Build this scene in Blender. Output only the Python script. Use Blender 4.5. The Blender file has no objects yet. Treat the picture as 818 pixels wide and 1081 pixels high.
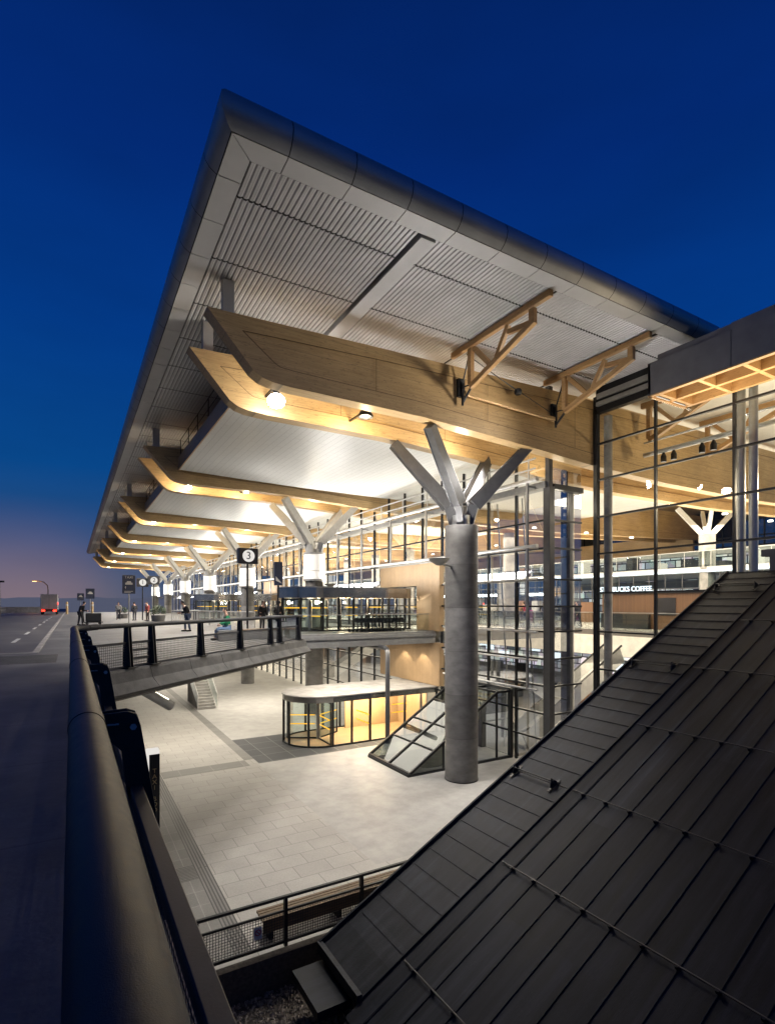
import bpy, bmesh, math, random
from mathutils import Vector, Matrix
random.seed(7)
sc = bpy.context.scene
C = sc.collection
PI = math.pi
G = -6.0            # courtyard level, the upper deck is z = 0

# ------------------------------------------------------------------ materials
def nodes(name):
    m = bpy.data.materials.new(name); m.use_nodes = True
    nt = m.node_tree; nt.nodes.clear()
    out = nt.nodes.new('ShaderNodeOutputMaterial')
    return m, nt, out
def N(nt, t, **k):
    n = nt.nodes.new(t)
    for a, v in k.items():
        if a in n.inputs: n.inputs[a].default_value = v
        else: setattr(n, a, v)
    return n
def L(nt, a, b): nt.links.new(a, b)
def coords(nt, scale=(1, 1, 1), rot=(0, 0, 0)):
    tc = N(nt, 'ShaderNodeTexCoord'); mp = N(nt, 'ShaderNodeMapping')
    mp.inputs['Scale'].default_value = scale; mp.inputs['Rotation'].default_value = rot
    L(nt, tc.outputs['Object'], mp.inputs['Vector'])
    return mp.outputs['Vector']
def rgba(c): return (c[0], c[1], c[2], 1)
def mixcol(nt, fac, a, b, blend='MIX'):
    n = nt.nodes.new('ShaderNodeMix'); n.data_type = 'RGBA'; n.blend_type = blend
    for s, v in ((0, fac), (6, a), (7, b)):
        if hasattr(v, 'is_linked'): L(nt, v, n.inputs[s])
        elif s == 0: n.inputs[0].default_value = v
        else: n.inputs[s].default_value = rgba(v)
    return n.outputs[2]
def ramp(nt, fac, stops):
    r = N(nt, 'ShaderNodeValToRGB')
    e = r.color_ramp.elements
    while len(e) < len(stops): e.new(0.5)
    for i, (p, c) in enumerate(stops):
        e[i].position = p; e[i].color = rgba(c) if not isinstance(c, float) else (c, c, c, 1)
    L(nt, fac, r.inputs['Fac'])
    return r.outputs['Color']
def math_(nt, op, a, b=None):
    n = N(nt, 'ShaderNodeMath'); n.operation = op
    for i, v in enumerate((a, b)):
        if v is None: continue
        if hasattr(v, 'is_linked'): L(nt, v, n.inputs[i])
        else: n.inputs[i].default_value = v
    return n.outputs[0]
def surf(name, col, rough=.5, metal=0., var=.25, scale=(1, 1, 1), nscale=3., bump=0., rvar=.12, col2=None, detail=6, spec=.5, thr=None):
    """noise mottled principled surface"""
    m, nt, out = nodes(name)
    b = N(nt, 'ShaderNodeBsdfPrincipled')
    v = coords(nt, scale)
    n1 = N(nt, 'ShaderNodeTexNoise'); n1.inputs['Scale'].default_value = nscale; n1.inputs['Detail'].default_value = detail; n1.inputs['Roughness'].default_value = .62
    L(nt, v, n1.inputs['Vector'])
    c2 = col2 or tuple(x * (1 - var) for x in col); c1 = tuple(min(1, x * (1 + var)) for x in col)
    f = ramp(nt, n1.outputs['Fac'], thr or [(.32, 0.), (.68, 1.)])
    c = mixcol(nt, f, c2, c1)
    L(nt, c, b.inputs['Base Color'])
    r = math_(nt, 'MULTIPLY_ADD', n1.outputs['Fac'], rvar * 2); r.node.inputs[2].default_value = rough - rvar
    L(nt, r, b.inputs['Roughness'])
    b.inputs['Metallic'].default_value = metal
    b.inputs['Specular IOR Level'].default_value = spec
    if bump:
        bp = N(nt, 'ShaderNodeBump'); bp.inputs['Strength'].default_value = bump; bp.inputs['Distance'].default_value = .02
        n2 = N(nt, 'ShaderNodeTexNoise'); n2.inputs['Scale'].default_value = nscale * 14; n2.inputs['Detail'].default_value = 4
        L(nt, v, n2.inputs['Vector'])
        L(nt, n2.outputs['Fac'], bp.inputs['Height']); L(nt, bp.outputs['Normal'], b.inputs['Normal'])
    L(nt, b.outputs[0], out.inputs[0])
    m['bsdf'] = b.name
    return m
def emit(name, col, s, noise=0.):
    m, nt, out = nodes(name)
    e = N(nt, 'ShaderNodeEmission'); e.inputs['Color'].default_value = rgba(col); e.inputs['Strength'].default_value = s
    if noise:
        n1 = N(nt, 'ShaderNodeTexNoise'); n1.inputs['Scale'].default_value = 2.5
        L(nt, coords(nt), n1.inputs['Vector'])
        k = math_(nt, 'MULTIPLY_ADD', n1.outputs['Fac'], noise * s); k.node.inputs[2].default_value = s * (1 - noise / 2)
        L(nt, k, e.inputs['Strength'])
    L(nt, e.outputs[0], out.inputs[0])
    return m
def glass(name, tint=(.9, .95, .95), refl=.9, rough=0.0):
    m, nt, out = nodes(name)
    t = N(nt, 'ShaderNodeBsdfTransparent'); t.inputs[0].default_value = rgba(tint)
    g = N(nt, 'ShaderNodeBsdfGlossy'); g.inputs['Roughness'].default_value = rough; g.inputs['Color'].default_value = (.9, .95, 1, 1)
    f = N(nt, 'ShaderNodeFresnel'); f.inputs[0].default_value = 1.5
    k = math_(nt, 'MULTIPLY', f.outputs[0], refl)
    mx = N(nt, 'ShaderNodeMixShader')
    L(nt, k, mx.inputs[0]); L(nt, t.outputs[0], mx.inputs[1]); L(nt, g.outputs[0], mx.inputs[2])
    L(nt, mx.outputs[0], out.inputs[0])
    return m
def planks(name, c1, c2, mort, scale=1., bw=1.2, rh=.3, msize=.006, rough=.5, rot=(0, 0, 0), var=.15, metal=0., off=.5, bump=.3):
    """boards or slabs with joints, in object space"""
    m, nt, out = nodes(name)
    b = N(nt, 'ShaderNodeBsdfPrincipled')
    v = coords(nt, (1, 1, 1), rot)
    br = N(nt, 'ShaderNodeTexBrick'); br.offset = off
    br.inputs['Scale'].default_value = scale; br.inputs['Brick Width'].default_value = bw; br.inputs['Row Height'].default_value = rh
    br.inputs['Mortar Size'].default_value = msize; br.inputs['Mortar Smooth'].default_value = .1
    br.inputs['Color1'].default_value = rgba(c1); br.inputs['Color2'].default_value = rgba(c2); br.inputs['Mortar'].default_value = rgba(mort)
    L(nt, v, br.inputs['Vector'])
    n1 = N(nt, 'ShaderNodeTexNoise'); n1.inputs['Scale'].default_value = .55; n1.inputs['Detail'].default_value = 9; n1.inputs['Roughness'].default_value = .65
    L(nt, v, n1.inputs['Vector'])
    f = ramp(nt, n1.outputs['Fac'], [(.3, 1 - var * 2), (.7, 1 + 0.)])
    c = mixcol(nt, 1., br.outputs['Color'], f, 'MULTIPLY')
    n3 = N(nt, 'ShaderNodeTexNoise'); n3.inputs['Scale'].default_value = 22; n3.inputs['Detail'].default_value = 5
    L(nt, v, n3.inputs['Vector'])
    f3 = ramp(nt, n3.outputs['Fac'], [(.3, .82), (.7, 1.)])
    c = mixcol(nt, 1., c, f3, 'MULTIPLY')
    L(nt, c, b.inputs['Base Color'])
    r = math_(nt, 'MULTIPLY_ADD', n1.outputs['Fac'], .3); r.node.inputs[2].default_value = rough - .15
    L(nt, r, b.inputs['Roughness']); b.inputs['Metallic'].default_value = metal
    bp = N(nt, 'ShaderNodeBump'); bp.inputs['Strength'].default_value = bump; bp.inputs['Distance'].default_value = .01
    h = math_(nt, 'SUBTRACT', n3.outputs['Fac'], br.outputs['Fac'])
    L(nt, h, bp.inputs['Height']); L(nt, bp.outputs['Normal'], b.inputs['Normal'])
    L(nt, b.outputs[0], out.inputs[0])
    return m
def wood(name, a, bcol, axis='X', rough=.45, lam=.045):
    """glulam: grain stretched along one axis, faint laminations"""
    m, nt, out = nodes(name)
    b = N(nt, 'ShaderNodeBsdfPrincipled')
    s = {'X': (.6, 9, 9), 'Y': (9, .6, 9), 'Z': (9, 9, .6)}[axis]
    v = coords(nt, s)
    n1 = N(nt, 'ShaderNodeTexNoise'); n1.inputs['Scale'].default_value = 1.6; n1.inputs['Detail'].default_value = 8; n1.inputs['Roughness'].default_value = .7; n1.inputs['Distortion'].default_value = .6
    L(nt, v, n1.inputs['Vector'])
    c = mixcol(nt, ramp(nt, n1.outputs['Fac'], [(.3, 0.), (.7, 1.)]), a, bcol)
    v2 = coords(nt, (.35, .35, .35)); n2 = N(nt, 'ShaderNodeTexNoise'); n2.inputs['Scale'].default_value = 1.; n2.inputs['Detail'].default_value = 5
    L(nt, v2, n2.inputs['Vector'])
    c = mixcol(nt, 1., c, ramp(nt, n2.outputs['Fac'], [(.3, .72), (.65, 1.)]), 'MULTIPLY')
    # dark knots / pores
    v3 = coords(nt, {'X': (1.2, 5, 5), 'Y': (5, 1.2, 5), 'Z': (5, 5, 1.2)}[axis]); n3 = N(nt, 'ShaderNodeTexNoise'); n3.inputs['Scale'].default_value = 6.
    L(nt, v3, n3.inputs['Vector'])
    c = mixcol(nt, 1., c, ramp(nt, n3.outputs['Fac'], [(.28, .6), (.38, 1.)]), 'MULTIPLY')
    # joints between the board rows
    tc = N(nt, 'ShaderNodeTexCoord'); sx = N(nt, 'ShaderNodeSeparateXYZ'); L(nt, tc.outputs['Object'], sx.inputs[0])
    row = math_(nt, 'FRACT', math_(nt, 'MULTIPLY', sx.outputs['Z' if axis != 'Z' else 'Y'], 1 / .62))
    jn = ramp(nt, row, [(0., .5), (.03, 1.), (1., 1.)])
    lam_ = math_(nt, 'FRACT', math_(nt, 'MULTIPLY', sx.outputs['Z' if axis != 'Z' else 'Y'], 1 / .124))
    jn = mixcol(nt, 1., jn, ramp(nt, lam_, [(0., .86), (.08, 1.), (1., .97)]), 'MULTIPLY')
    if axis == 'X': c = mixcol(nt, 1., c, jn, 'MULTIPLY')
    L(nt, c, b.inputs['Base Color']); b.inputs['Roughness'].default_value = rough
    bp = N(nt, 'ShaderNodeBump'); bp.inputs['Strength'].default_value = .15; bp.inputs['Distance'].default_value = .01
    L(nt, n1.outputs['Fac'], bp.inputs['Height']); L(nt, bp.outputs['Normal'], b.inputs['Normal'])
    L(nt, b.outputs[0], out.inputs[0])
    return m

M = {}
M['concrete'] = surf('concrete', (.26, .25, .24), .75, var=.3, nscale=1.6, bump=.35)
M['concrete_column'] = surf('concrete_column', (.15, .146, .143), .72, var=.36, scale=(1, 1, 1.7), nscale=1.3, bump=.3, detail=10, thr=[(.3, 0.), (.7, 1.)])
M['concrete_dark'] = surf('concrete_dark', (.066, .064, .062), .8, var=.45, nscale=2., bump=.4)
def joints(m, pitch, w=.012):
    nt = m.node_tree; b = nt.nodes[m['bsdf']]; src = b.inputs['Base Color'].links[0].from_socket
    tc = N(nt, 'ShaderNodeTexCoord'); sx = N(nt, 'ShaderNodeSeparateXYZ'); L(nt, tc.outputs['Object'], sx.inputs[0])
    row = math_(nt, 'MULTIPLY', sx.outputs['Z'], 1 / pitch)
    tone = N(nt, 'ShaderNodeTexWhiteNoise'); tone.noise_dimensions = '1D'; L(nt, math_(nt, 'FLOOR', row), tone.inputs['W'])
    t2 = ramp(nt, tone.outputs['Value'], [(0., .72), (1., 1.08)])
    j = ramp(nt, math_(nt, 'FRACT', row), [(0., .45), (w, 1.), (1., 1.)])
    L(nt, mixcol(nt, 1., mixcol(nt, 1., src, t2, 'MULTIPLY'), j, 'MULTIPLY'), b.inputs['Base Color'])
joints(M['concrete_column'], 1.86, .012)
def panel_tone(m, px, py, lo=.7, hi=1.25):
    nt = m.node_tree; b = nt.nodes[m['bsdf']]; src = b.inputs['Base Color'].links[0].from_socket
    tc = N(nt, 'ShaderNodeTexCoord'); sx = N(nt, 'ShaderNodeSeparateXYZ'); L(nt, tc.outputs['Object'], sx.inputs[0])
    cb = N(nt, 'ShaderNodeCombineXYZ')
    L(nt, math_(nt, 'FLOOR', math_(nt, 'MULTIPLY', sx.outputs['X'], 1 / px)), cb.inputs[0]); L(nt, math_(nt, 'FLOOR', math_(nt, 'MULTIPLY', sx.outputs['Y'], 1 / py)), cb.inputs[1])
    wn = N(nt, 'ShaderNodeTexWhiteNoise'); wn.noise_dimensions = '2D'; L(nt, cb.outputs[0], wn.inputs['Vector'])
    t2 = ramp(nt, wn.outputs['Value'], [(0., lo), (1., hi)])
    # water streaks running down the slope
    n = N(nt, 'ShaderNodeTexNoise'); n.inputs['Scale'].default_value = 1.; n.inputs['Detail'].default_value = 6
    L(nt, coords(nt, (.25, 7, .25)), n.inputs['Vector'])
    t3 = ramp(nt, n.outputs['Fac'], [(.35, .75), (.6, 1.), (.75, 1.7)])
    L(nt, mixcol(nt, 1., mixcol(nt, 1., src, t2, 'MULTIPLY'), t3, 'MULTIPLY'), b.inputs['Base Color'])
M['pavers'] = planks('pavers', (.41, .395, .375), (.375, .36, .34), (.21, .2, .19), 1., 1.0, .7, .01, .62, var=.13)
M['floor_concrete'] = surf('floor_concrete', (.3, .294, .285), .62, var=.17, nscale=1.6, bump=.3, detail=14)
M['dark_tiles'] = planks('dark_tiles', (.04, .043, .05), (.055, .058, .065), (.2, .2, .2), 1., 1.2, 1.2, .015, .7, off=0.)
M['grey_strip'] = planks('grey_strip', (.16, .158, .15), (.2, .195, .185), (.28, .27, .26), 1., 1.4, .7, .012, .6, off=0.)
M['tactile'] = planks('tactile', (.16, .155, .15), (.19, .185, .18), (.06, .06, .06), 1., 8., .085, .02, .6, rot=(0, 0, PI / 2))
M['tactile2'] = planks('tactile2', (.16, .155, .15), (.19, .185, .18), (.06, .06, .06), 1., 8., .085, .02, .6)
M['asphalt'] = surf('asphalt', (.085, .082, .08), .62, var=.45, nscale=.35, bump=.5, detail=12)
M['deck_paving'] = planks('deck_paving', (.19, .187, .183), (.178, .175, .172), (.12, .119, .117), 1., 2.8, 2.1, .012, .62, var=.4)
M['asphalt_patch'] = surf('asphalt_patch', (.05, .049, .05), .7, var=.4, nscale=2., bump=.4)
M['road_paint'] = surf('road_paint', (.5, .5, .48), .6, var=.35, nscale=6)
M['wood'] = wood('wood', (.5, .325, .15), (.72, .51, .26), 'X')
M['wood_y'] = wood('wood_y', (.36, .2, .085), (.54, .34, .16), 'Y')
M['wood_panel'] = planks('wood_panel', (.5, .34, .19), (.46, .31, .17), (.3, .2, .11), 1., 20., .12, .006, .5, rot=(0, PI / 2, 0), bump=.2)
M['kiosk_wood'] = planks('kiosk_wood', (.2, .1, .05), (.16, .08, .04), (.08, .04, .02), 1., 20., .1, .008, .5, rot=(0, PI / 2, 0), bump=.2)
M['bench_wood'] = surf('bench_wood', (.12, .075, .04), .6, var=.4, scale=(1, 8, 8), nscale=3, bump=.3)
M['steel'] = surf('steel', (.36, .36, .355), .38, .55, var=.12, nscale=4)
M['rod_steel'] = surf('rod_steel', (.07, .068, .066), .5, .3, var=.2, nscale=4)
M['steel_light'] = surf('steel_light', (.55, .55, .54), .35, .4, var=.1, nscale=4)
M['steel_arm'] = surf('steel_arm', (.09, .09, .095), .42, .4, var=.15, nscale=3)
M['dark_metal'] = surf('dark_metal', (.022, .023, .026), .42, .6, var=.3, nscale=5)
M['black_paint'] = surf('black_paint', (.007, .008, .011), .42, 0., var=.4, nscale=6, bump=.1)
M['rail_paint'] = surf('rail_paint', (.0125, .0155, .023), .52, .1, var=.6, nscale=30, spec=.3, bump=.09, detail=12, rvar=.16)
M['bar_paint'] = surf('bar_paint', (.028, .031, .042), .45, .4, var=.3, nscale=7, bump=.03)
M['zinc'] = surf('zinc', (.0155, .0185, .027), .55, .1, var=.5, scale=(.5, 4, .5), nscale=1.5, bump=.2, detail=8, spec=.2)
M['zinc_strip'] = surf('zinc_strip', (.023, .0255, .033), .55, .1, var=.4, scale=(1.2, 2.5, 1.2), nscale=1.6, bump=.2, detail=8, spec=.2)
panel_tone(M['zinc'], 2.45, .585); panel_tone(M['zinc_strip'], .404, 5., .75, 1.2)
M['fascia'] = surf('fascia', (.4, .41, .425), .5, .5, var=.1, nscale=1.2)
M['soffit'] = surf('soffit', (.45, .45, .47), .42, .25, var=.1, nscale=1.)
M['soffit_flat'] = surf('soffit_flat', (.44, .44, .455), .5, .1, var=.06, nscale=1.)
M['gap_shade'] = surf('gap_shade', (.09, .055, .028), .7)
M['soffit_dark'] = surf('soffit_dark', (.03, .03, .03), .8)
M['white_panel'] = planks('white_panel', (.74, .74, .72), (.7, .7, .68), (.42, .42, .4), 1., 3.2, .32, .008, .42, rot=(0, 0, PI / 2), var=.02, bump=.1)
M['box_metal'] = surf('box_metal', (.14, .14, .15), .55, .3, var=.15, nscale=1.5)
M['glass'] = glass('glass', (.93, .955, .955), .45)
M['glass_green'] = glass('glass_green', (.62, .68, .67), .95)
M['glass_smoke'] = glass('glass_smoke', (.5, .54, .53), 1.)
M['glass_rail'] = glass('glass_rail', (.8, .88, .86), .8)
M['drum'] = surf('drum', (.8, .79, .76), .5, var=.08, nscale=2.)
_b = M['drum'].node_tree.nodes[M['drum']['bsdf']]; _b.inputs['Emission Color'].default_value = (1, .96, .9, 1); _b.inputs['Emission Strength'].default_value = .5
M['lamp'] = emit('lamp', (1, .93, .8), 60.)
M['lamp_small'] = emit('lamp_small', (1, .9, .72), 14.)
M['cove'] = emit('cove', (1, .82, .58), 1.25, .5)
M['led_white'] = emit('led_white', (.8, .92, 1), 2.2)
M['yellow'] = emit('yellow', (1, .55, .05), 1.3, .3)  # glow put into the door stripes, which are no lamps
M['tail_red'] = emit('tail_red', (1, .03, .015), 7.)
M['sodium'] = emit('sodium', (1, .55, .2), 5.)
M['floor_polished'] = surf('floor_polished', (.25, .235, .22), .22, 0., var=.08, nscale=.5, rvar=.06)
M['ceiling_wood'] = wood('ceiling_wood', (.5, .35, .18), (.66, .5, .3), 'Y')
M['white_wall'] = surf('white_wall', (.7, .7, .68), .6, var=.05)
M['grey_wall'] = surf('grey_wall', (.3, .31, .32), .6, var=.1)
M['sign_black'] = surf('sign_black', (.012, .012, .016), .35, var=.2)
M['sign_blue'] = surf('sign_blue', (.02, .03, .07), .4, var=.2)
M['sign_white'] = emit('sign_white', (1, .96, .9), .8)
M['sign_grey'] = surf('sign_grey', (.6, .58, .55), .5, var=.05)
M['gold'] = surf('gold', (.5, .36, .17), .5, var=.1)
M['red_paint'] = surf('red_paint', (.5, .03, .02), .5, var=.1)
M['marker_pink'] = emit('marker_pink', (1, .2, .45), .8)
M['chrome'] = surf('chrome', (.5, .49, .47), .16, .95, var=.1, nscale=2., rvar=.06)
M['glass_dark'] = glass('glass_dark', (.3, .36, .4), .9)
M['rubber'] = surf('rubber', (.015, .015, .016), .8)
M['truck_body'] = surf('truck_body', (.3, .29, .3), .4, .2, var=.12, nscale=1.5)
M['skin'] = surf('skin', (.5, .31, .23), .55, var=.06)
M['hair'] = surf('hair', (.015, .012, .01), .6)
M['leaf'] = surf('leaf', (.05, .075, .03), .55, var=.5, nscale=6)
M['planter'] = surf('planter', (.12, .12, .12), .7, var=.2)
M['far_land'] = surf('far_land', (.06, .055, .07), .95, var=.3, nscale=.05)
M['gravel_soil'] = surf('gravel_soil', (.06, .05, .042), .95, var=.5, nscale=12, bump=.5)
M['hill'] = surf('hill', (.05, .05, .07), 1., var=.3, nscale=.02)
_b = M['hill'].node_tree.nodes[M['hill']['bsdf']]; _b.inputs['Emission Color'].default_value = (.5, .56, .84, 1); _b.inputs['Emission Strength'].default_value = .165  # haze painted onto the hills as a faint glow
def mesh_mat(name, col, cell, wire):
    """woven wire mesh: see-through cells between wires"""
    m, nt, out = nodes(name)
    tc = N(nt, 'ShaderNodeUVMap'); sx = N(nt, 'ShaderNodeSeparateXYZ'); L(nt, tc.outputs[0], sx.inputs[0])
    fs = []
    for ax in 'XY':
        fr = math_(nt, 'FRACT', math_(nt, 'MULTIPLY', sx.outputs[ax], 1 / cell))
        fs.append(math_(nt, 'LESS_THAN', fr, wire))
    w = math_(nt, 'MAXIMUM', fs[0], fs[1])
    t = N(nt, 'ShaderNodeBsdfTransparent'); b = N(nt, 'ShaderNodeBsdfPrincipled')
    b.inputs['Base Color'].default_value = rgba(col); b.inputs['Roughness'].default_value = .5; b.inputs['Metallic'].default_value = .5
    mx = N(nt, 'ShaderNodeMixShader'); L(nt, w, mx.inputs[0]); L(nt, t.outputs[0], mx.inputs[1]); L(nt, b.outputs[0], mx.inputs[2])
    L(nt, mx.outputs[0], out.inputs[0])
    return m
M['wire_mesh'] = mesh_mat('wire_mesh', (.05, .05, .055), .06, .22)
def shop_mat():
    """rows of lit shop fronts with many small bright and dark items"""
    m, nt, out = nodes('shop_fronts')
    v = coords(nt, (1, 1, 1), (0, 0, PI / 2))
    tc = N(nt, 'ShaderNodeTexCoord'); sx = N(nt, 'ShaderNodeSeparateXYZ'); L(nt, tc.outputs['Object'], sx.inputs[0])
    cb = N(nt, 'ShaderNodeCombineXYZ'); L(nt, sx.outputs['Y'], cb.inputs[0]); L(nt, sx.outputs['Z'], cb.inputs[1])
    br = N(nt, 'ShaderNodeTexBrick'); br.inputs['Scale'].default_value = 1.; br.inputs['Brick Width'].default_value = 1.1; br.inputs['Row Height'].default_value = .75
    br.inputs['Mortar Size'].default_value = .06; br.inputs['Color1'].default_value = (.95, .93, .9, 1); br.inputs['Color2'].default_value = (.05, .055, .07, 1); br.inputs['Mortar'].default_value = (.03, .03, .035, 1)
    L(nt, cb.outputs[0], br.inputs['Vector'])
    vo = N(nt, 'ShaderNodeTexVoronoi'); vo.inputs['Scale'].default_value = 1.6; L(nt, cb.outputs[0], vo.inputs['Vector'])
    hs = N(nt, 'ShaderNodeHueSaturation'); hs.inputs['Saturation'].default_value = .5; hs.inputs['Value'].default_value = 1.; L(nt, vo.outputs['Color'], hs.inputs['Color'])
    c = mixcol(nt, .45, br.outputs['Color'], hs.outputs[0], 'MULTIPLY')
    e = N(nt, 'ShaderNodeEmission'); e.inputs['Strength'].default_value = 1.5; L(nt, c, e.inputs['Color'])
    L(nt, e.outputs[0], out.inputs[0])
    return m
M['shop'] = shop_mat()
_cl = {}
def cloth(c):
    if c not in _cl: _cl[c] = surf('cloth_%d' % len(_cl), c, .85, var=.2, nscale=12, bump=.2)
    return _cl[c]

# ------------------------------------------------------------------ helpers
class MB:
    def __init__(s): s.v = []; s.f = []; s.uv = None
    def add(s, vs, fs):
        n = len(s.v); s.v += [tuple(p) for p in vs]; s.f += [tuple(i + n for i in f) for f in fs]; return s
    def box(s, x0, x1, y0, y1, z0, z1):
        if x0 > x1: x0, x1 = x1, x0
        if y0 > y1: y0, y1 = y1, y0
        if z0 > z1: z0, z1 = z1, z0
        return s.add([(x0, y0, z0), (x1, y0, z0), (x1, y1, z0), (x0, y1, z0), (x0, y0, z1), (x1, y0, z1), (x1, y1, z1), (x0, y1, z1)],
                     [(0, 3, 2, 1), (4, 5, 6, 7), (0, 1, 5, 4), (1, 2, 6, 5), (2, 3, 7, 6), (3, 0, 4, 7)])
    def quad(s, a, b, c, d): return s.add([a, b, c, d], [(0, 1, 2, 3)])
    def bar(s, a, b, w, h, up=(0, 0, 1), w2=None, h2=None):
        """box beam from a to b, width w across, height h along up"""
        a = Vector(a); b = Vector(b); d = (b - a).normalized(); up = Vector(up)
        side = d.cross(up)
        if side.length < 1e-4: side = d.cross(Vector((1, 0, 0)))
        side.normalize(); u = side.cross(d)
        w2 = w2 or w; h2 = h2 or h
        P = []
        for q, ww, hh in ((a, w, h), (b, w2, h2)):
            for i, j in ((-1, -1), (1, -1), (1, 1), (-1, 1)): P.append(q + side * ww / 2 * i + u * hh / 2 * j)
        return s.add(P, [(0, 1, 2, 3), (7, 6, 5, 4), (0, 4, 5, 1), (1, 5, 6, 2), (2, 6, 7, 3), (3, 7, 4, 0)])
    def tube(s, a, b, r, n=10, r2=None, caps=True):
        return s.path([a, b], r, n, r2, caps)
    def path(s, pts, r, n=10, r2=None, caps=True):
        pts = [Vector(p) for p in pts]; base = len(s.v); K = len(pts)
        r2 = r if r2 is None else r2
        ref = None
        for k, p in enumerate(pts):
            d = (pts[min(k + 1, K - 1)] - pts[max(k - 1, 0)]).normalized()
            if ref is None:
                ref = d.cross(Vector((0, 0, 1)))
                if ref.length < 1e-3: ref = d.cross(Vector((1, 0, 0)))
            ref = (ref - d * ref.dot(d)).normalized(); o = d.cross(ref)
            rr = r + (r2 - r) * k / (K - 1)
            if 0 < k < K - 1:
                c = (pts[k] - pts[k - 1]).normalized().dot((pts[k + 1] - pts[k]).normalized())
                rr_m = 1 / max(.5, math.sqrt((1 + c) / 2))
            else: rr_m = 1
            for i in range(n):
                t = 2 * PI * i / n
                s.v.append(tuple(p + (ref * math.cos(t) + o * math.sin(t)) * rr * (rr_m if K < 5 else 1)))
        for k in range(K - 1):
            for i in range(n):
                j = (i + 1) % n
                s.f.append((base + k * n + i, base + k * n + j, base + (k + 1) * n + j, base + (k + 1) * n + i))
        if caps:
            s.f.append(tuple(base + i for i in range(n))[::-1]); s.f.append(tuple(base + (K - 1) * n + i for i in range(n)))
        return s
    def lathe(s, x, y, prof, n=24, cap=True):
        base = len(s.v)
        for r, z in prof:
            for i in range(n):
                t = 2 * PI * i / n; s.v.append((x + r * math.cos(t), y + r * math.sin(t), z))
        for k in range(len(prof) - 1):
            for i in range(n):
                j = (i + 1) % n; s.f.append((base + k * n + i, base + k * n + j, base + (k + 1) * n + j, base + (k + 1) * n + i))
        if cap:
            s.f.append(tuple(base + i for i in range(n))[::-1]); s.f.append(tuple(base + (len(prof) - 1) * n + i for i in range(n)))
        return s
    def prism(s, poly, ext):
        """closed polygon of 3-D points swept by ext"""
        n = len(poly); e = Vector(ext)
        P = [Vector(p) for p in poly] + [Vector(p) + e for p in poly]
        return s.add(P, [tuple(range(n))[::-1], tuple(range(n, 2 * n))] + [(i, (i + 1) % n, n + (i + 1) % n, n + i) for i in range(n)])
    def sphere(s, c, rx, ry, rz, n=12, m=8):
        prof = []
        base = len(s.v)
        for k in range(m + 1):
            a = -PI / 2 + PI * k / m
            for i in range(n):
                t = 2 * PI * i / n
                s.v.append((c[0] + rx * math.cos(a) * math.cos(t), c[1] + ry * math.cos(a) * math.sin(t), c[2] + rz * math.sin(a)))
        for k in range(m):
            for i in range(n):
                j = (i + 1) % n; s.f.append((base + k * n + i, base + k * n + j, base + (k + 1) * n + j, base + (k + 1) * n + i))
        return s
    def build(s, name, mat, parent=None, smooth=False, bevel=0.):
        off = Vector(parent['_w']) if parent is not None and '_w' in parent.keys() else Vector((0, 0, 0))
        me = bpy.data.meshes.new(name)
        me.from_pydata([(p[0] - off.x, p[1] - off.y, p[2] - off.z) for p in s.v], [], s.f)
        bm = bmesh.new(); bm.from_mesh(me)
        bmesh.ops.recalc_face_normals(bm, faces=bm.faces)
        bm.to_mesh(me); bm.free()
        o = bpy.data.objects.new(name, me); C.objects.link(o)
        me.materials.append(M[mat] if isinstance(mat, str) else mat)
        if smooth:
            for p in me.polygons: p.use_smooth = True
            try: me.set_sharp_from_angle(angle=math.radians(38))
            except Exception: pass
        if bevel:
            b = o.modifiers.new('bevel', 'BEVEL'); b.width = bevel; b.segments = 2; b.limit_method = 'ANGLE'; b.angle_limit = math.radians(40)
        if parent is not None:
            o.parent = parent; o['_w'] = tuple(off)
        return o
def uv_sheet(name, mat, parent, a, b, c, d):
    """one quad carrying metre-scaled UVs (a-b along, a-d up)"""
    mb = MB().quad(a, b, c, d); o = mb.build(name, mat, parent)
    me = o.data; uv = me.uv_layers.new(name='UVMap')
    w = (Vector(b) - Vector(a)).length; h = (Vector(d) - Vector(a)).length
    A = Vector(a); ex = (Vector(b) - A).normalized(); ey = (Vector(d) - A).normalized(); off = Vector(o['_w']) if '_w' in o.keys() else Vector((0, 0, 0))
    for lp in me.loops:
        q = me.vertices[lp.vertex_index].co + off - A
        uv.data[lp.index].uv = (q.dot(ex), q.dot(ey))
    return o
def tag(o, label=None, cat=None, group=None, kind=None):
    if label and not kind: kind = 'thing'
    for k, v in (('label', label), ('category', cat), ('group', group), ('kind', kind)):
        if v: o[k] = v
    return o
def thing(name, label, cat, loc=(0, 0, 0), group=None):
    o = bpy.data.objects.new(name, None); C.objects.link(o); o.location = loc; o.empty_display_size = .2
    o['_w'] = tuple(loc)
    return tag(o, label, cat, group)
def struct(name, mb, mat): return tag(mb.build(name, mat), kind='structure')
def copy_tree(o, loc, label=None, rotz=None, group=None):
    kids = {}
    for x in bpy.data.objects:
        if x.parent: kids.setdefault(x.parent, []).append(x)
    def rec(q, par):
        c = q.copy(); C.objects.link(c)
        if par: c.parent = par
        for k in kids.get(q, []): rec(k, c)
        return c
    c = rec(o, None); c.location = loc; c['_w'] = tuple(loc)
    if rotz is not None: c.rotation_euler.z = rotz
    if label: c['label'] = label
    if group: c['group'] = group
    return c
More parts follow.
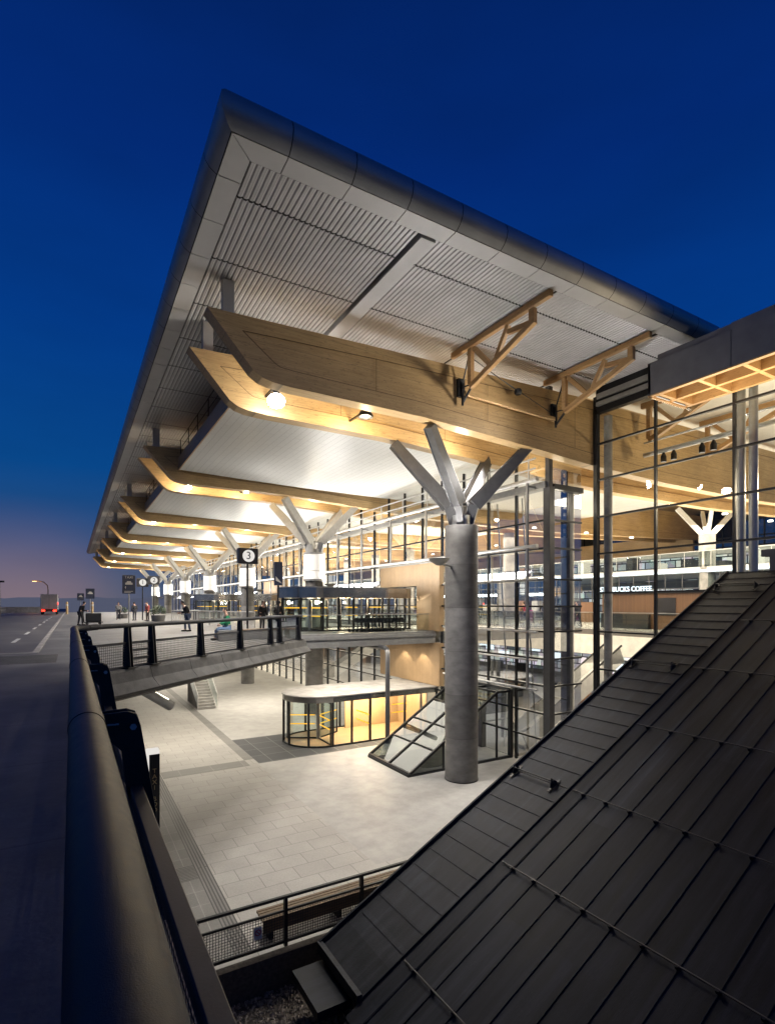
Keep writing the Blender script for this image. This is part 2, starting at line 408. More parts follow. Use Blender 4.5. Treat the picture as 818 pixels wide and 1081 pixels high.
def text(name, body, size, mat, parent, loc, xdir, ydir, depth=.01, align='CENTER', space=1., fit=0):
    cu = bpy.data.curves.new(name, 'FONT'); cu.body = body; cu.size = size; cu.extrude = depth; cu.align_x = align; cu.align_y = 'CENTER'; cu.space_line = space
    t = bpy.data.objects.new(name + '_tmp', cu); C.objects.link(t)
    bpy.context.view_layer.update()
    me = bpy.data.meshes.new_from_object(t.evaluated_get(bpy.context.evaluated_depsgraph_get()))
    bpy.data.objects.remove(t)
    if fit:
        ws = [v.co.x for v in me.vertices]; me.transform(Matrix.Diagonal((fit / (max(ws) - min(ws)), 1, 1, 1)))
    x = Vector(xdir).normalized(); y = Vector(ydir).normalized(); z = x.cross(y)
    R = Matrix((x, y, z)).transposed().to_4x4(); R.translation = Vector(loc) - (Vector(parent['_w']) if parent is not None else Vector((0, 0, 0)))
    me.transform(R); me.materials.clear(); me.materials.append(M[mat])
    o = bpy.data.objects.new(name, me); C.objects.link(o)
    if parent is not None: o.parent = parent; o['_w'] = parent['_w']
    return o
def lamp(kind, name, loc, energy, col=(1, .9, .75), soft=.1, parent=None, rot=None, **k):
    d = bpy.data.lights.new(name, kind); d.energy = energy; d.color = col
    if kind in ('POINT', 'SPOT'): d.shadow_soft_size = soft
    for a, v in k.items(): setattr(d, a, v)
    o = bpy.data.objects.new(name, d); C.objects.link(o); o.location = loc
    if rot: o.rotation_euler = rot
    if parent is not None:
        o.location = Vector(loc) - Vector(parent['_w']); o.parent = parent
    return o

# ------------------------------------------------------------------ setting
struct('terrain', MB().quad((-1500, -1500, G - 1.3), (1500, -1500, G - 1.3), (1500, 1500, G - 1.3), (-1500, 1500, G - 1.3)), 'far_land')
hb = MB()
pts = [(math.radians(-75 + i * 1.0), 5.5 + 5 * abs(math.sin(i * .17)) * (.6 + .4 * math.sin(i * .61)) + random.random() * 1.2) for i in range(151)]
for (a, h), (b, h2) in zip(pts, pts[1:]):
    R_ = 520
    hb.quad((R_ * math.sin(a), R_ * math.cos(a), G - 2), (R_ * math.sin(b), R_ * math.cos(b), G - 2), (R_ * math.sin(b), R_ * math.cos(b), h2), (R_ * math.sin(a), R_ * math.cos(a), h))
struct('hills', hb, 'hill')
# courtyard ground: pavers west, smooth concrete east, dark bands as sheets
struct('courtyard_ground', MB().box(-6, 60, 11.2, 124, G - .3, G), 'floor_concrete')
struct('paving', MB().box(.5, 7.65, 13.6, 60, G, G + .004).box(.5, 30, 11.35, 13.6, G, G + .004), 'pavers')
struct('grey_paving_band', MB().box(7.25, 7.72, 25.95, 75, G + .004, G + .008).box(3.45, 7.25, 24.95, 25.95, G + .004, G + .008).box(2.35, 3.05, 11.6, 25.9, G + .004, G + .008), 'grey_strip')
struct('dark_tile_paving', MB().box(7.72, 18.9, 25.1, 30.1, G + .004, G + .008), 'dark_tiles')
struct('tactile_paving', MB().box(3.05, 3.42, 11.6, 25.9, G + .004, G + .008), 'tactile')
struct('tactile_square', MB().box(2.35, 3.05, 15.4, 16.3, G + .008, G + .012), 'tactile2')
gp = MB().quad((.45, -8, G - .62), (6.3, -8, G - .62), (6.3, 11.0, G - .62), (.45, 11.0, G - .62)); struct('gravel_bed', gp, 'gravel_soil')
gb = MB()
for i in range(5200):
    x = random.uniform(.6, 5.6); y = random.uniform(7.2, 11.0); r = random.uniform(.03, .065); z = G - .62 + random.uniform(0, .025)
    a = random.random() * 3
    p = [(x + r * math.cos(a + k * 2.1) * random.uniform(.7, 1.2), y + r * math.sin(a + k * 2.1) * random.uniform(.7, 1.2), z) for k in range(3)]
    gb.add(p + [(x, y, z + r * random.uniform(.5, 1.))], [(0, 1, 3), (1, 2, 3), (2, 0, 3)])
tag(gb.build('gravel', surf('gravel', (.2, .175, .15), .9, var=.6, nscale=9)), kind='stuff')

# upper deck: slab with an angled end, road surface, kerb, markings
SL = 18.9                 # facade plane
deck_poly = [(-45, -8), (.45, -8), (.45, 13.3), (8.5, 21.72), (8.5, 26.4), (SL - .15, 26.4), (SL - .15, 124), (-45, 124)]
struct('upper_deck', MB().prism([(x, y, -.62) for x, y in deck_poly], (0, 0, .62)), 'concrete')
struct('road', MB().box(-44, -3.1, -7.9, 220, 0.0, .006).box(-3.1, -.9, 20.5, 220, 0, .006), 'asphalt')
struct('pavement', MB().prism([(x, y, .0) for x, y in [(-.9, 20.5), (-3.1, 20.5), (-3.1, -7.9), (.4, -7.9), (.4, 13.4), (8.4, 21.8), (8.4, 26.5), (SL - .2, 26.5), (SL - .2, 123), (-.9, 123)]], (0, 0, .03)), 'deck_paving')
kb = MB()
kb.box(-3.28, -3.1, -7.9, 20.5, 0, .05).box(-3.28, -.9, 20.5, 20.68, 0, .05).box(-1.08, -.9, 20.68, 120, 0, .05)
struct('kerb', kb, 'concrete')
mk = MB()
for i in range(8): mk.box(-2.15, -2.0, 27 + i * 7, 30 + i * 7, .006, .010)
mk.box(-6.6, -5.2, 17.4, 20.6, .006, .010)
for i in range(5): mk.box(-11 - i * 1.2, -10.4 - i * 1.2, 21, 25, .006, .010)
mk.box(-9.2, -9.05, 26, 120, .006, .010)
struct('road_marking', mk, 'road_paint')
pt = MB().box(-7.2, -4.1, 24, 29, .006, .009).box(-5.6, -3.3, 11, 14.6, .006, .009).box(-8.5, -7.2, 36, 52, .006, .009)
struct('road_patch', pt, 'asphalt_patch')
gr = MB()
for i in range(14): gr.box(-2.6, -.35, 17.0 + i * .2, 17.1 + i * .2, .03, .034)
struct('road_grating', gr, 'concrete_dark')
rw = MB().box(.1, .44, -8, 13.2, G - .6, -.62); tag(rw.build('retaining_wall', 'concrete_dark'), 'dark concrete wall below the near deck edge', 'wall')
# soft pit wall along the fence
tag(MB().box(.45, 6.4, 11.0, 11.2, G - .62, G + .12).build('kerb_wall', 'gravel_soil', bevel=.01), 'low dark concrete upstand under the mesh fence by the gravel', 'wall')

# sloped concrete edge of the deck, in segments
edge = thing('deck_edge_beam', 'flared grey concrete edge beam under the angled dark railing', 'edge beam', (4.5, 17.5, -.4))
A_ = Vector((.45, 13.3, 0)); B_ = Vector((8.5, 21.72, 0)); D_ = (B_ - A_).normalized(); O_ = Vector((D_.y, -D_.x, 0))
ln = (B_ - A_).length; nseg = 7
eb = MB()
for i in range(nseg):
    a = A_ + D_ * (ln * i / nseg + .004); b = A_ + D_ * (ln * (i + 1) / nseg - .004)
    prof = [(-.25, .09), (.1, .09), (.14, .03), (.2, -.2), (.4, -.42), (.37, -.47), (-.25, -.7)]
    if i == nseg - 1: b = b + D_ * .25
    eb.prism([a + O_ * o + Vector((0, 0, z)) for o, z in prof], b - a)
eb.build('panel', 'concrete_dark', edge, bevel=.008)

# ------------------------------------------------------------------ roof canopy
RX0, RY0, RX1, RY1 = 2.64, 11.2, 21.6, 122.
roof = thing('roof_canopy', 'vast flat canopy roof with ribbed metal soffit and rounded grey edge', 'roof', (RX0, RY0, 11.7))
def fprof(k):  # inward offset, z  of the bullnose
    t = math.radians(-62 + k * 20.4)
    return (.55 - .55 * math.cos(t), 12.08 + .45 * math.sin(t))
fp = [fprof(k) for k in range(9)]
fb = MB(); core = MB()
def sweep(mb, pts, prof):
    base = len(mb.v); n = len(prof)
    for p, inw in pts:
        for o, z in prof: mb.v.append((p[0] + inw[0] * o, p[1] + inw[1] * o, z))
    for k in range(len(pts) - 1):
        for i in range(n - 1): mb.f.append((base + k * n + i, base + k * n + i + 1, base + (k + 1) * n + i + 1, base + (k + 1) * n + i))
# front run (along X) from the right end to the corner, then left run (along Y)
step = 1.62; gap = .012
xs = []; x = RX1
stations = []
n_front = 12; n_left = 68
for i in range(n_front):
    a = RX1 - (RX1 - RX0) * i / n_front; b = RX1 - (RX1 - RX0) * (i + 1) / n_front
    pa = ((a - gap, RY0), (0, 1)); pb = ((b + gap, RY0), (0, 1)) if i < n_front - 1 else ((RX0, RY0), (1, 1))
    sweep(fb, [pa, pb], fp)
for i in range(n_left):
    a = RY0 + (RY1 - RY0) * i / n_left; b = RY0 + (RY1 - RY0) * (i + 1) / n_left
    pa = ((RX0, a + gap), (1, 0)) if i else ((RX0, RY0), (1, 1)); pb = ((RX0, b - gap), (1, 0))
    sweep(fb, [pa, pb], fp)
fb.build('fascia', 'fascia', roof, smooth=True)
fi = [(o + .012, z) for o, z in fp]
sweep(core, [((RX1, RY0), (0, 1)), ((RX0, RY0), (1, 1)), ((RX0, RY1), (1, 0))], fi)
core.build('fascia_core', 'soffit_dark', roof, smooth=True)
zb = fp[0][1]; ib = fp[0][0]      # bottom lip
bd = MB()
def bpanel(a, b, c, d): bd.prism([a, b, c, d], (0, 0, .03))
o0, o1 = ib + .03, .86
for i in range(n_front):
    a = RX1 - (RX1 - RX0) * i / n_front - gap; b = RX1 - (RX1 - RX0) * (i + 1) / n_front + gap
    if i == n_front - 1: bpanel((a, RY0 + o0, zb), (RX0 + o0 + gap, RY0 + o0, zb), (RX0 + o1 + gap, RY0 + o1, zb), (a, RY0 + o1, zb))
    else: bpanel((a, RY0 + o0, zb), (b, RY0 + o0, zb), (b, RY0 + o1, zb), (a, RY0 + o1, zb))
for i in range(n_left):
    a = RY0 + (RY1 - RY0) * i / n_left + gap; b = RY0 + (RY1 - RY0) * (i + 1) / n_left - gap
    if i == 0: bpanel((RX0 + o0, RY0 + o0 + gap, zb), (RX0 + o1, RY0 + o1 + gap, zb), (RX0 + o1, b, zb), (RX0 + o0, b, zb))
    else: bpanel((RX0 + o0, a, zb), (RX0 + o1, a, zb), (RX0 + o1, b, zb), (RX0 + o0, b, zb))
bd.build('soffit_border', 'soffit_flat', roof)
MB().box(RX0 + .3, 70, RY0 + 6.2, RY1 - .1, 12.32, 12.45).box(RX0 + .3, 23.5, RY0 + .3, RY0 + 6.2, 12.32, 12.45).build('roof_deck', 'soffit_dark', roof)
MB().box(RX0 + .4, 23.5, RY0 + .5, RY1 - .3, 11.86, 11.88).build('soffit_backing', 'soffit_dark', roof)
# ribbed sheets
rb = MB(); pit = .15; zs = 11.74
bays = [(RX0 + .9, 8.2), (8.72, 13.55), (13.6, 18.95), (19.0, 22.1)]
ycuts = [RY0 + .9]
yy = 13.35
while yy < RY1 - .6: ycuts.append(yy); yy += 2.72
ycuts.append(RY1 - .5)
for x0, x1 in bays:
    k = int((x1 - x0) / pit)
    for y0, y1 in zip(ycuts, ycuts[1:]):
        if x0 > 8 and y0 > 36: continue
        if x0 > 13 and y0 > 18: continue
        base = len(rb.v); pr = []
        for i in range(k):
            xa = x0 + i * pit
            pr += [(xa, zs + .03), (xa + .025, zs), (xa + pit * .68, zs), (xa + pit * .68 + .025, zs + .03)]
        for (xa, z) in pr: rb.v.append((xa, y0 + .035, z))
        for (xa, z) in pr: rb.v.append((xa, y1 - .035, z))
        n = len(pr)
        for i in range(n - 1): rb.f.append((base + i, base + i + 1, base + n + i + 1, base + n + i))
rb.build('ribbed_soffit', 'soffit', roof)
MB().box(8.22, 8.7, RY0 + .9, 36, 11.62, 11.84).build('soffit_strip', 'soffit_flat', roof, bevel=.01)
# interior ceiling continues behind the glass
MB().box(21.5, 70, 17.6, RY1 - .4, 11.7, 11.74).build('inner_ceiling', 'ceiling_wood', roof)

# ------------------------------------------------------------------ columns, beams, ceiling panels
NB = 7; Y0 = 18.45; PY = 16.4; CX = 14.65
def arm_bm(sx, sy):
    mb = MB()
    p0 = (sx * .2, sy * .2, 11.0); p1 = (sx * .42, sy * .34, 11.9); p2 = (sx * 2.65, sy * 1.35, 14.55)
    mb.bar(p0, p1, .3, .42, up=(sx, sy, .0)); mb.bar(p1, p2, .36, .46, up=(-sx, -sy * .3, 1), w2=.3, h2=.34)
    # proud flanges along the arm
    a = Vector(p1); b = Vector(p2); d = (b - a).normalized(); s = d.cross(Vector((-sx, -sy * .3, 1))).normalized()
    for q in (-1, 1): mb.bar(a + s * q * .2, b + s * q * .165, .035, .58, up=(-sx, -sy * .3, 1), h2=.42)
    return mb
def make_column(k):
    ord_ = ['', 'second', 'third', 'fourth', 'fifth', 'sixth', 'seventh']
    lab = ('nearest bare concrete column with dark forked steel arms, in the open courtyard' if k == 0 else
           '%s column from the front, glowing white drum below its forked white arms' % ord_[k])
    t = thing('branching_column', lab, 'column', (0, 0, 0), 'branching columns carrying the canopy beams')
    # local: z 0 = courtyard
    MB().lathe(0, 0, [(.715, 0), (.715, 11.0)] if k == 0 else [(.62, 0), (.62, 11.0)], 40).build('shaft', 'concrete_column', t, smooth=True)
    if k == 0: MB().lathe(0, 0, [(.735, .0), (.735, .035), (.71, .04)], 40).build('base_joint', 'dark_metal', t, smooth=True)
    MB().lathe(0, 0, [(.42, 11.0), (.42, 11.45), (.36, 11.45)], 28).build('collar', 'steel', t, smooth=True)
    for sx in (-1, 1):
        for sy in (-1, 1): arm_bm(sx, sy).build('arm', 'steel_arm' if k == 0 else 'steel_light', t, bevel=.012)
    if k:
        d = MB().lathe(0, 0, [(.72, 9.35), (.72, 11.05)], 32, cap=False).build('lamp_drum', 'drum', t, smooth=True)
        MB().lathe(0, 0, [(.75, 11.05), (.75, 11.2), (.5, 11.22)], 32).build('ring', 'steel', d, smooth=True)
        MB().lathe(0, 0, [(.5, 9.2), (.75, 9.22), (.75, 9.35)], 32).build('ring', 'steel', d, smooth=True)
        MB().lathe(0, 0, [(.73, 9.9), (.728, 9.94)], 32, cap=False).build('band', 'steel_light', d, smooth=True)
    sx = -1 if k == 0 else 1
    zb_ = 9.3 if k == 0 else 8.95; xo = 2.3 if k == 0 else 1.0; yo = -1.5 if k == 0 else -.5
    up_ = MB().lathe(sx * xo, yo, [(.1, zb_ - .18), (.34, zb_ - .02), (.42, zb_ + .08), (.4, zb_ + .09), (.3, zb_ + .02), (.05, zb_ - .02)], 20)
    up_.bar((sx * .5, 0, zb_ - .1), (sx * (xo - .1), yo * .95, zb_ - .1), .08, .06)
    ub = up_.build('uplight_bowl', 'steel', t, smooth=True)
    MB().lathe(sx * xo, yo, [(.27, zb_ + .03), (.02, zb_ + .035)], 20, cap=False).build('lamp_lens', 'lamp_small', ub)
    return t
for k in range(NB):
    t = make_column(k); t.location = (CX, Y0 + PY * k, G); t['_w'] = tuple(t.location)

top_pts = [(3.55, 10.62), (10, 10.85), (20, 11.15), (40, 11.25), (66, 11.3)]
bot_pts = [(4.95, 9.02), (5.25, 8.84), (5.6, 8.76), (6.3, 8.72), (11.5, 8.68), (16, 8.45), (21, 8.12), (27, 7.95), (36, 7.95), (48, 8.3), (66, 8.9)]
def interp(P, x):
    for (a, b), (c, d) in zip(P, P[1:]):
        if a <= x <= c: return b + (d - b) * (x - a) / (c - a)
    return P[-1][1] if x > P[-1][0] else P[0][1]
XE = 66.
def beam(yc, label, near):
    t = thing('timber_beam', label, 'beam', (3.55, yc, 10.6), 'twin timber beams under the canopy')
    w = .5
    xs = [6.3, 8, 10, 11.5, 13.5, 16, 18.5, 21, 24, 27, 31, 36, 42, 48, 57, XE]
    outer = [(3.55, 10.62), (4.95, 9.02), (5.25, 8.84), (5.6, 8.76)] + [(x, interp(bot_pts, x)) for x in xs]
    top = [(XE, interp(top_pts, XE)), (40, 11.25), (20, 11.15), (10, 10.85)]
    poly = outer + top
    core = [(x, z) for x, z in [(3.7, 10.58), (5.0, 9.08), (5.3, 8.88), (5.65, 8.8)] + [(x, interp(bot_pts, x) + .02) for x in xs] + [(XE, interp(top_pts, XE) - .02), (40, 11.23), (20, 11.13), (10, 10.83)]]
    MB().prism([(x, yc - w / 2, z) for x, z in core], (0, w, 0)).build('web', 'wood', t)
    # edge band: ring between the outline and an inner outline
    bwid = .55
    inner = [(4.62, 10.17), (5.62, 9.42), (5.72, 9.36), (5.85, 9.3)] + [(max(x, 6.3), interp(bot_pts, x) + bwid) for x in xs[:-1]] + [(XE, interp(bot_pts, XE) + bwid)] + [(XE, interp(top_pts, XE) - .42), (40, 10.85), (20, 10.72), (10, 10.42)]
    mb = MB(); n = len(poly); ww = w / 2 + .035
    for s in (-1, 1):
        V = [(x, yc + s * ww, z) for x, z in poly] + [(x, yc + s * ww, z) for x, z in inner] + [(x, yc + s * (w / 2 - .01), z) for x, z in inner]
        mb.add(V, [(i, (i + 1) % n, n + (i + 1) % n, n + i) for i in range(n)] + [(n + i, n + (i + 1) % n, 2 * n + (i + 1) % n, 2 * n + i) for i in range(n)])
    V = [(x, yc - ww, z) for x, z in poly] + [(x, yc + ww, z) for x, z in poly]
    mb.add(V, [(i, (i + 1) % n, n + (i + 1) % n, n + i) for i in range(n)])
    mb.build('edge_band', 'wood', t)
    gv = MB()  # dark strips paint the shadow gap along the band, plus panel joints
    for s in (-1, 1):
        q = yc + s * (w / 2 + .037)
        for (a, b), (c, d) in zip(inner, inner[1:] + inner[:1]): gv.bar((a, q, b), (c, q, d), .01, .014, up=(0, 0, 1) if abs(a - c) > abs(b - d) else (1, 0, 0))
        for x in (9.4, 14.6, 19.8): gv.box(x - .008, x + .008, q - .03, q - .026, interp(bot_pts, x) + bwid, interp(top_pts, x) - .42) if s < 0 else None
    gv.build('gap_shade', 'gap_shade', t)
    MB().box(4.05, 4.4, yc - .14, yc + .14, interp(top_pts, 4.2), 11.72).build('hanger_post', 'soffit', t)
    return t
ords = ['first', 'second', 'third', 'fourth', 'fifth', 'sixth', 'seventh']
for k in range(NB):
    yc = Y0 + PY * k
    beam(yc - 1.45, 'front beam of the %s timber pair from the roof corner' % ords[k] if k else 'foremost great timber beam, its slanted tip nearest the roof corner', True)
    beam(yc + 1.45, 'rear beam of the %s timber pair from the roof corner, lit orange along its underside' % ords[k], False)
    fl = thing('floodlight', 'blazing round floodlight between the tips of the %s timber pair' % ords[k], 'floodlight', (6.3, yc, 8.9), 'floodlights between the timber beams')
    MB().lathe(6.3, yc, [(.08, 9.36), (.12, 9.2), (.12, 9.06), (.05, 9.05)], 20).box(6.25, 6.35, yc - 1.15, yc + 1.15, 9.36, 9.44).build('housing', 'dark_metal', fl, smooth=False)
    MB().sphere((6.3, yc, 8.86), .31 if k == 0 else .16, .31 if k == 0 else .16, .25 if k == 0 else .13, 18, 10).build('lens', 'lamp', fl, smooth=True)
    lamp('SPOT', 'beam_spot', (6.3, yc, 8.8), 5200 if k == 0 else 6500, (1, .94, .86), (1.2 if k == 0 else .7), fl, (math.radians(9) if k == 0 else 0, math.radians(-8 if k == 0 else 3), 0), spot_size=math.radians(118 if k == 0 else 140), spot_blend=.7)
    lamp('POINT', 'beam_glow', (6.3, yc, 9.0), 1400 if k == 0 else 650, (1, .78, .48), .12, fl)
    dl = thing('downlight', 'round downlight inboard between the %s pair of timber beams' % ords[k], 'downlight', (9.8, yc - .2, 8.85), 'downlights between the timber beams')
    MB().lathe(9.8, yc - .2, [(.22, 9.05), (.3, 8.9), (.3, 8.84), (.27, 8.83)], 20).box(9.76, 9.84, yc - 1.15, yc + 1.15, 9.06, 9.12).build('housing', 'dark_metal', dl)
    MB().lathe(9.8, yc - .2, [(.26, 8.835), (.01, 8.83)], 20, cap=False).build('lens', 'lamp_small', dl)
    lamp('POINT', 'down_glow', (9.8, yc - .2, 8.7), 480, (1, .76, .44), .2, dl)
    lamp('SPOT', 'down_spot', (9.8, yc - .2, 8.7), (2600 if k == 0 else 3800), (1, .96, .91), .7, dl, (math.radians(4), math.radians(-4), 0), spot_size=math.radians(128), spot_blend=.7)
    lamp('POINT', 'inner_glow', (14.6, yc, 8.3), 220, (1, .84, .6), .25, dl)
    lamp('POINT', 'inner_glow', (20.5, yc, 8.0), 160, (1, .84, .6), .25, dl)
    # white boarded ceiling panel between this pair and the next
    if k < NB - 1:
        ya, yb = yc + 1.95, yc + PY - 1.95
        cp = thing('ceiling_panel', 'white boarded ceiling panel hung between the %s and %s timber pairs' % (ords[k], ords[k + 1]), 'ceiling panel', (5.4, ya, 9.3), 'white ceiling panels between the beams')
        pb = MB()
        xs_ = [5.4, 9, 13, 17, 21.5, 26, 32, 40]
        zz = [9.42, 9.3, 9.2, 9.15, 9.1, 9.1, 9.2, 9.4]
        for i in range(len(xs_) - 1):
            pb.quad((xs_[i], ya, zz[i]), (xs_[i], yb, zz[i]), (xs_[i + 1], yb, zz[i + 1]), (xs_[i + 1], ya, zz[i + 1]))
        pb.build('boarding', 'white_panel', cp)
        MB().box(5.34, 5.4, ya, yb, 9.38, 10.1).box(5.4, 5.5, ya, yb, 9.44, 9.5).build('upstand', 'wood_y', cp)
        r_ = MB()
        for q in range(6):
            y = ya + .2 + (yb - ya - .4) * q / 5; r_.tube((5.45, y, 10.1), (5.45, y, 11.1), .025, 6)
        r_.tube((5.45, ya + .2, 11.1), (5.45, yb - .2, 11.1), .025, 6).tube((5.45, ya + .2, 10.6), (5.45, yb - .2, 10.6), .02, 6)
        r_.build('guard_rail', 'dark_metal', cp)
        # panel wash: spots at the column bowls, plus an added area light
    lamp('SPOT', 'uplight', (CX + (-2.3 if k == 0 else 1.0), yc - (1.5 if k == 0 else .5), G + (9.45 if k == 0 else 9.1)), 2000 if k == 0 else 3000, (1, .96, .9), .3, None, (PI + (.35 if k == 0 else 0), 0, 0), spot_size=math.radians(160), spot_blend=.5)
    lamp('AREA', 'uplight', (SL - 2.4, yc + 8.2, 3.2), 560, (1, .97, .92), 1, None, (PI, math.radians(32), 0), shape='RECTANGLE', size=.8, size_y=11)

lamp('SPOT', 'eaves_spot', (18.2, 11.6, 8.9), 1700, (1, .88, .7), .6, None, Vector((-8.2, 5.2, -.2)).to_track_quat('-Z', 'Y').to_euler(), spot_size=math.radians(80), spot_blend=.9)
lamp('SPOT', 'down_spot', (16.9, Y0, 8.1), 4600, (1, .96, .91), .7, None, Vector((-9.5, -.5, -13)).to_track_quat('-Z', 'Y').to_euler(), spot_size=math.radians(95), spot_blend=.8)  # added fill spot without a fixture, lights the shaded courtyard
# cantilever brackets from the front beam to the roof edge
def bracket(xc, label, mat='wood_y'):
    t = thing('timber_bracket', label, 'bracket', (xc, Y0 - 1.9, 10.5), 'timber trusses under the soffit')
    w = .17
    MB().bar((xc, 17.2, 11.57), (xc, 12.05, 11.57), w, .22).build('top_chord', mat, t, bevel=.01)
    MB().bar((xc, 16.05, 9.95), (xc, 12.75, 11.0), w, .2).build('bottom_chord', mat, t, bevel=.01)
    wb = MB().bar((xc, 16.05, 10.05), (xc, 16.05, 11.42), w * .95, .2, up=(0, 1, 0)).bar((xc, 12.85, 10.95), (xc, 12.85, 11.42), w * .95, .22, up=(0, 1, 0))
    wb.bar((xc, 15.85, 11.35), (xc, 14.95, 10.4), w * .8, .17).bar((xc, 14.6, 10.5), (xc, 14.0, 11.4), w * .8, .17).bar((xc, 14.0, 11.15), (xc, 13.0, 11.0), w * .8, .17)
    wb.build('web_strut', mat, t)
    st = MB().box(xc - .16, xc + .16, 16.6, 16.72, 9.75, 10.45).tube((xc, 16.55, 9.4), (xc, 16.55, 10.3), .05, 8).tube((xc, 16.55, 10.25), (xc, 16.1, 11.35), .035, 6)
    st.tube((xc, 16.55, 9.5), (xc, 16.0, 9.95), .05, 8).tube((xc, 16.55, 10.1), (xc, 16.05, 10.05), .03, 6)
    st.build('steel_fitting', 'black_paint', t, smooth=True)
    return t
bracket(13.2, 'left timber truss bracket running from front beam to roof edge')
bracket(18.4, 'right timber truss bracket beside the glass corner')
def tie():
    t = thing('timber_tie', 'thin timber rail with steel cables linking the two truss brackets', 'tie', (15.8, 16.3, 10), None)
    MB().bar((13.3, 16.55, 9.9), (18.3, 16.55, 9.75), .16, .16).build('rail', 'wood', t, bevel=.01)
    MB().tube((14.6, 16.4, 10.9), (18.3, 16.5, 9.9), .018, 6).tube((13.2, 16.3, 11.3), (16.0, 16.4, 10.45), .018, 6).lathe(16.0, 16.4, [(.12, 10.33), (.16, 10.4), (.16, 10.5), (.12, 10.56)], 12).build('cable', 'black_paint', t)
tie()
for i, x in enumerate((24.6, 29.8)):
    tb = thing('inner_timber_truss', ['timber truss behind the first pane of the right glass wall', 'timber truss deeper inside behind the right glass wall'][i], 'truss', (x, 16, 10.5), 'timber trusses under the soffit')
    MB().bar((x, 16.6, 11.5), (x, 6, 11.5), .2, .26).bar((x, 16.2, 9.7), (x, 12.75, 11.1), .2, .22).bar((x, 16.2, 9.8), (x, 16.2, 11.4), .18, .2, up=(0, 1, 0)).bar((x, 15.9, 11.3), (x, 14.9, 10.3), .16, .16).bar((x, 14.4, 10.5), (x, 13.9, 11.4), .16, .16).build('frame', 'wood_y', tb)
MB_i = MB().box(21.45, 70, 2, 17.6, 11.72, 11.76); MB_i.build('front_ceiling', 'white_wall', roof)

# ------------------------------------------------------------------ glass facade
FY0, FY1 = 17.4, 122.
fac = thing('glass_facade', 'long steel framed glass front of the terminal behind the columns', 'facade', (SL, FY0, G))
gl = MB()
gl.quad((SL, FY0, G), (SL, FY1, G), (SL, FY1, 11.7), (SL, FY0, 11.7)); gl.build('glazing', 'glass', fac)
mul = [FY0 + .05 + i * 2.05 for i in range(52)]
for i, y in enumerate(mul):
    if i == 0: continue
    if i > 36 and i % 2: continue
    MB().box(SL - .05, SL + .12, y - .045, y + .045, G, 8.9).build('mullion', 'dark_metal', fac)
TZ = [-4.7, -3.5, -2.2, -.95, .33, 1.5, 2.75, 4.2, 5.5]
for z in TZ: MB().box(SL - .07, SL + .1, FY0, FY1, z - .04, z + .04).build('transom', 'dark_metal', fac)
MB().box(SL - .25, SL + .3, FY0, FY1, 6.95, 7.25).build('head_beam', 'steel', fac)
MB().box(SL - .16, SL + .16, FY0 - .2, FY0 + .2, G, 7.0).box(SL - .12, SL + .12, FY0 - .12, FY0 + .12, 7.0, 11.6).build('corner_post', 'steel_arm', fac, bevel=.01)
# outer silver lattice
ol = MB()
XO = SL - .75
for i in range(0, 26):
    y = FY0 + .6 + i * 4.1
    if 23.8 < y < 33.5: zlo = 4.3
    else: zlo = -2.35 if y < 24 else 0.2
    ol = MB().box(XO - .05, XO + .05, y - .05, y + .05, zlo, 7.3)
    ol.box(XO, SL, y - .03, y + .03, 7.0, 7.08).box(XO, SL, y - .03, y + .03, 4.2, 4.26)
    ol.tube((XO, y, 4.3), (SL - .05, y + .9, 7.0), .025, 6)
    ol.build('outer_post', 'steel', fac)
for z, r in ((7.28, .11), (4.25, .09), (.33, .06)):
    ya = FY0 if z > 4 else FY0
    yb = FY1 if z > 1 else 24.5
    MB().tube((XO, ya, z), (XO, yb, z), r, 10).build('outer_rail', 'steel_light', fac, smooth=True)
for z_ in (-2.3, -.95, 2.75): MB().tube((XO, FY0, z_), (XO, 24.5, z_), .045, 8).build('outer_rail', 'steel_light', fac, smooth=True)
ga = MB()
for z in (7.75, 8.2): ga.tube((XO - .1, FY0, z), (XO - .1, FY1, z), .045, 8)
for i in range(40): ga.box(XO - .13, XO - .07, FY0 + .4 + i * 2.7, FY0 + .46 + i * 2.7, 7.25, 8.25)
ga.build('gallery_rail', 'steel_light', fac)
# thin raking rods seen behind the lattice near the corner
rr = MB()
for y in (18.6, 20.4, 22.6): rr.tube((SL + .5, y, -5.8), (SL + .5, y + 1.0, 6.9), .04, 8)
rr.build('raking_rod', 'steel', fac)
# return wall and right-hand glass wall
XR = 21.2; RYE = 16.62
rw_ = thing('right_glass_wall', 'tall glass wall with thin black frames right of the corner', 'glass wall', (XR, FY0, G))
MB().quad((XR, RYE, G), (XR, 0, G), (XR, 0, 10.5), (XR, RYE, 10.5)).build('glazing', 'glass', rw_)
for y in (13.67, 10.56, 7.45): MB().box(XR - .05, XR + .08, y - .045, y + .045, G, 10.5).build('mullion', 'black_paint', rw_)
RZ = [-3.14, -1.42, .33, 2.13, 3.95, 5.67, 7.4, 9.07]
for z in RZ: MB().box(XR - .06, XR + .06, 0, RYE - .1, z - .04, z + .04).build('transom', 'black_paint', rw_)
MB().box(XR - .1, XR + .12, RYE - .1, RYE + .1, G, 11.3).build('corner_post', 'black_paint', rw_)
MB().box(XR - .1, XR + .2, 0, RYE, 10.5, 10.7).box(XR - .02, XR + .2, 0, RYE, 10.7, 11.73).build('header', 'dark_metal', rw_)
MB().box(XR - .16, XR - .02, 0, RYE - .1, 10.82, 11.0).box(XR - .12, XR - .02, 0, RYE - .1, 11.15, 11.4).build('header_trim', 'steel', rw_)
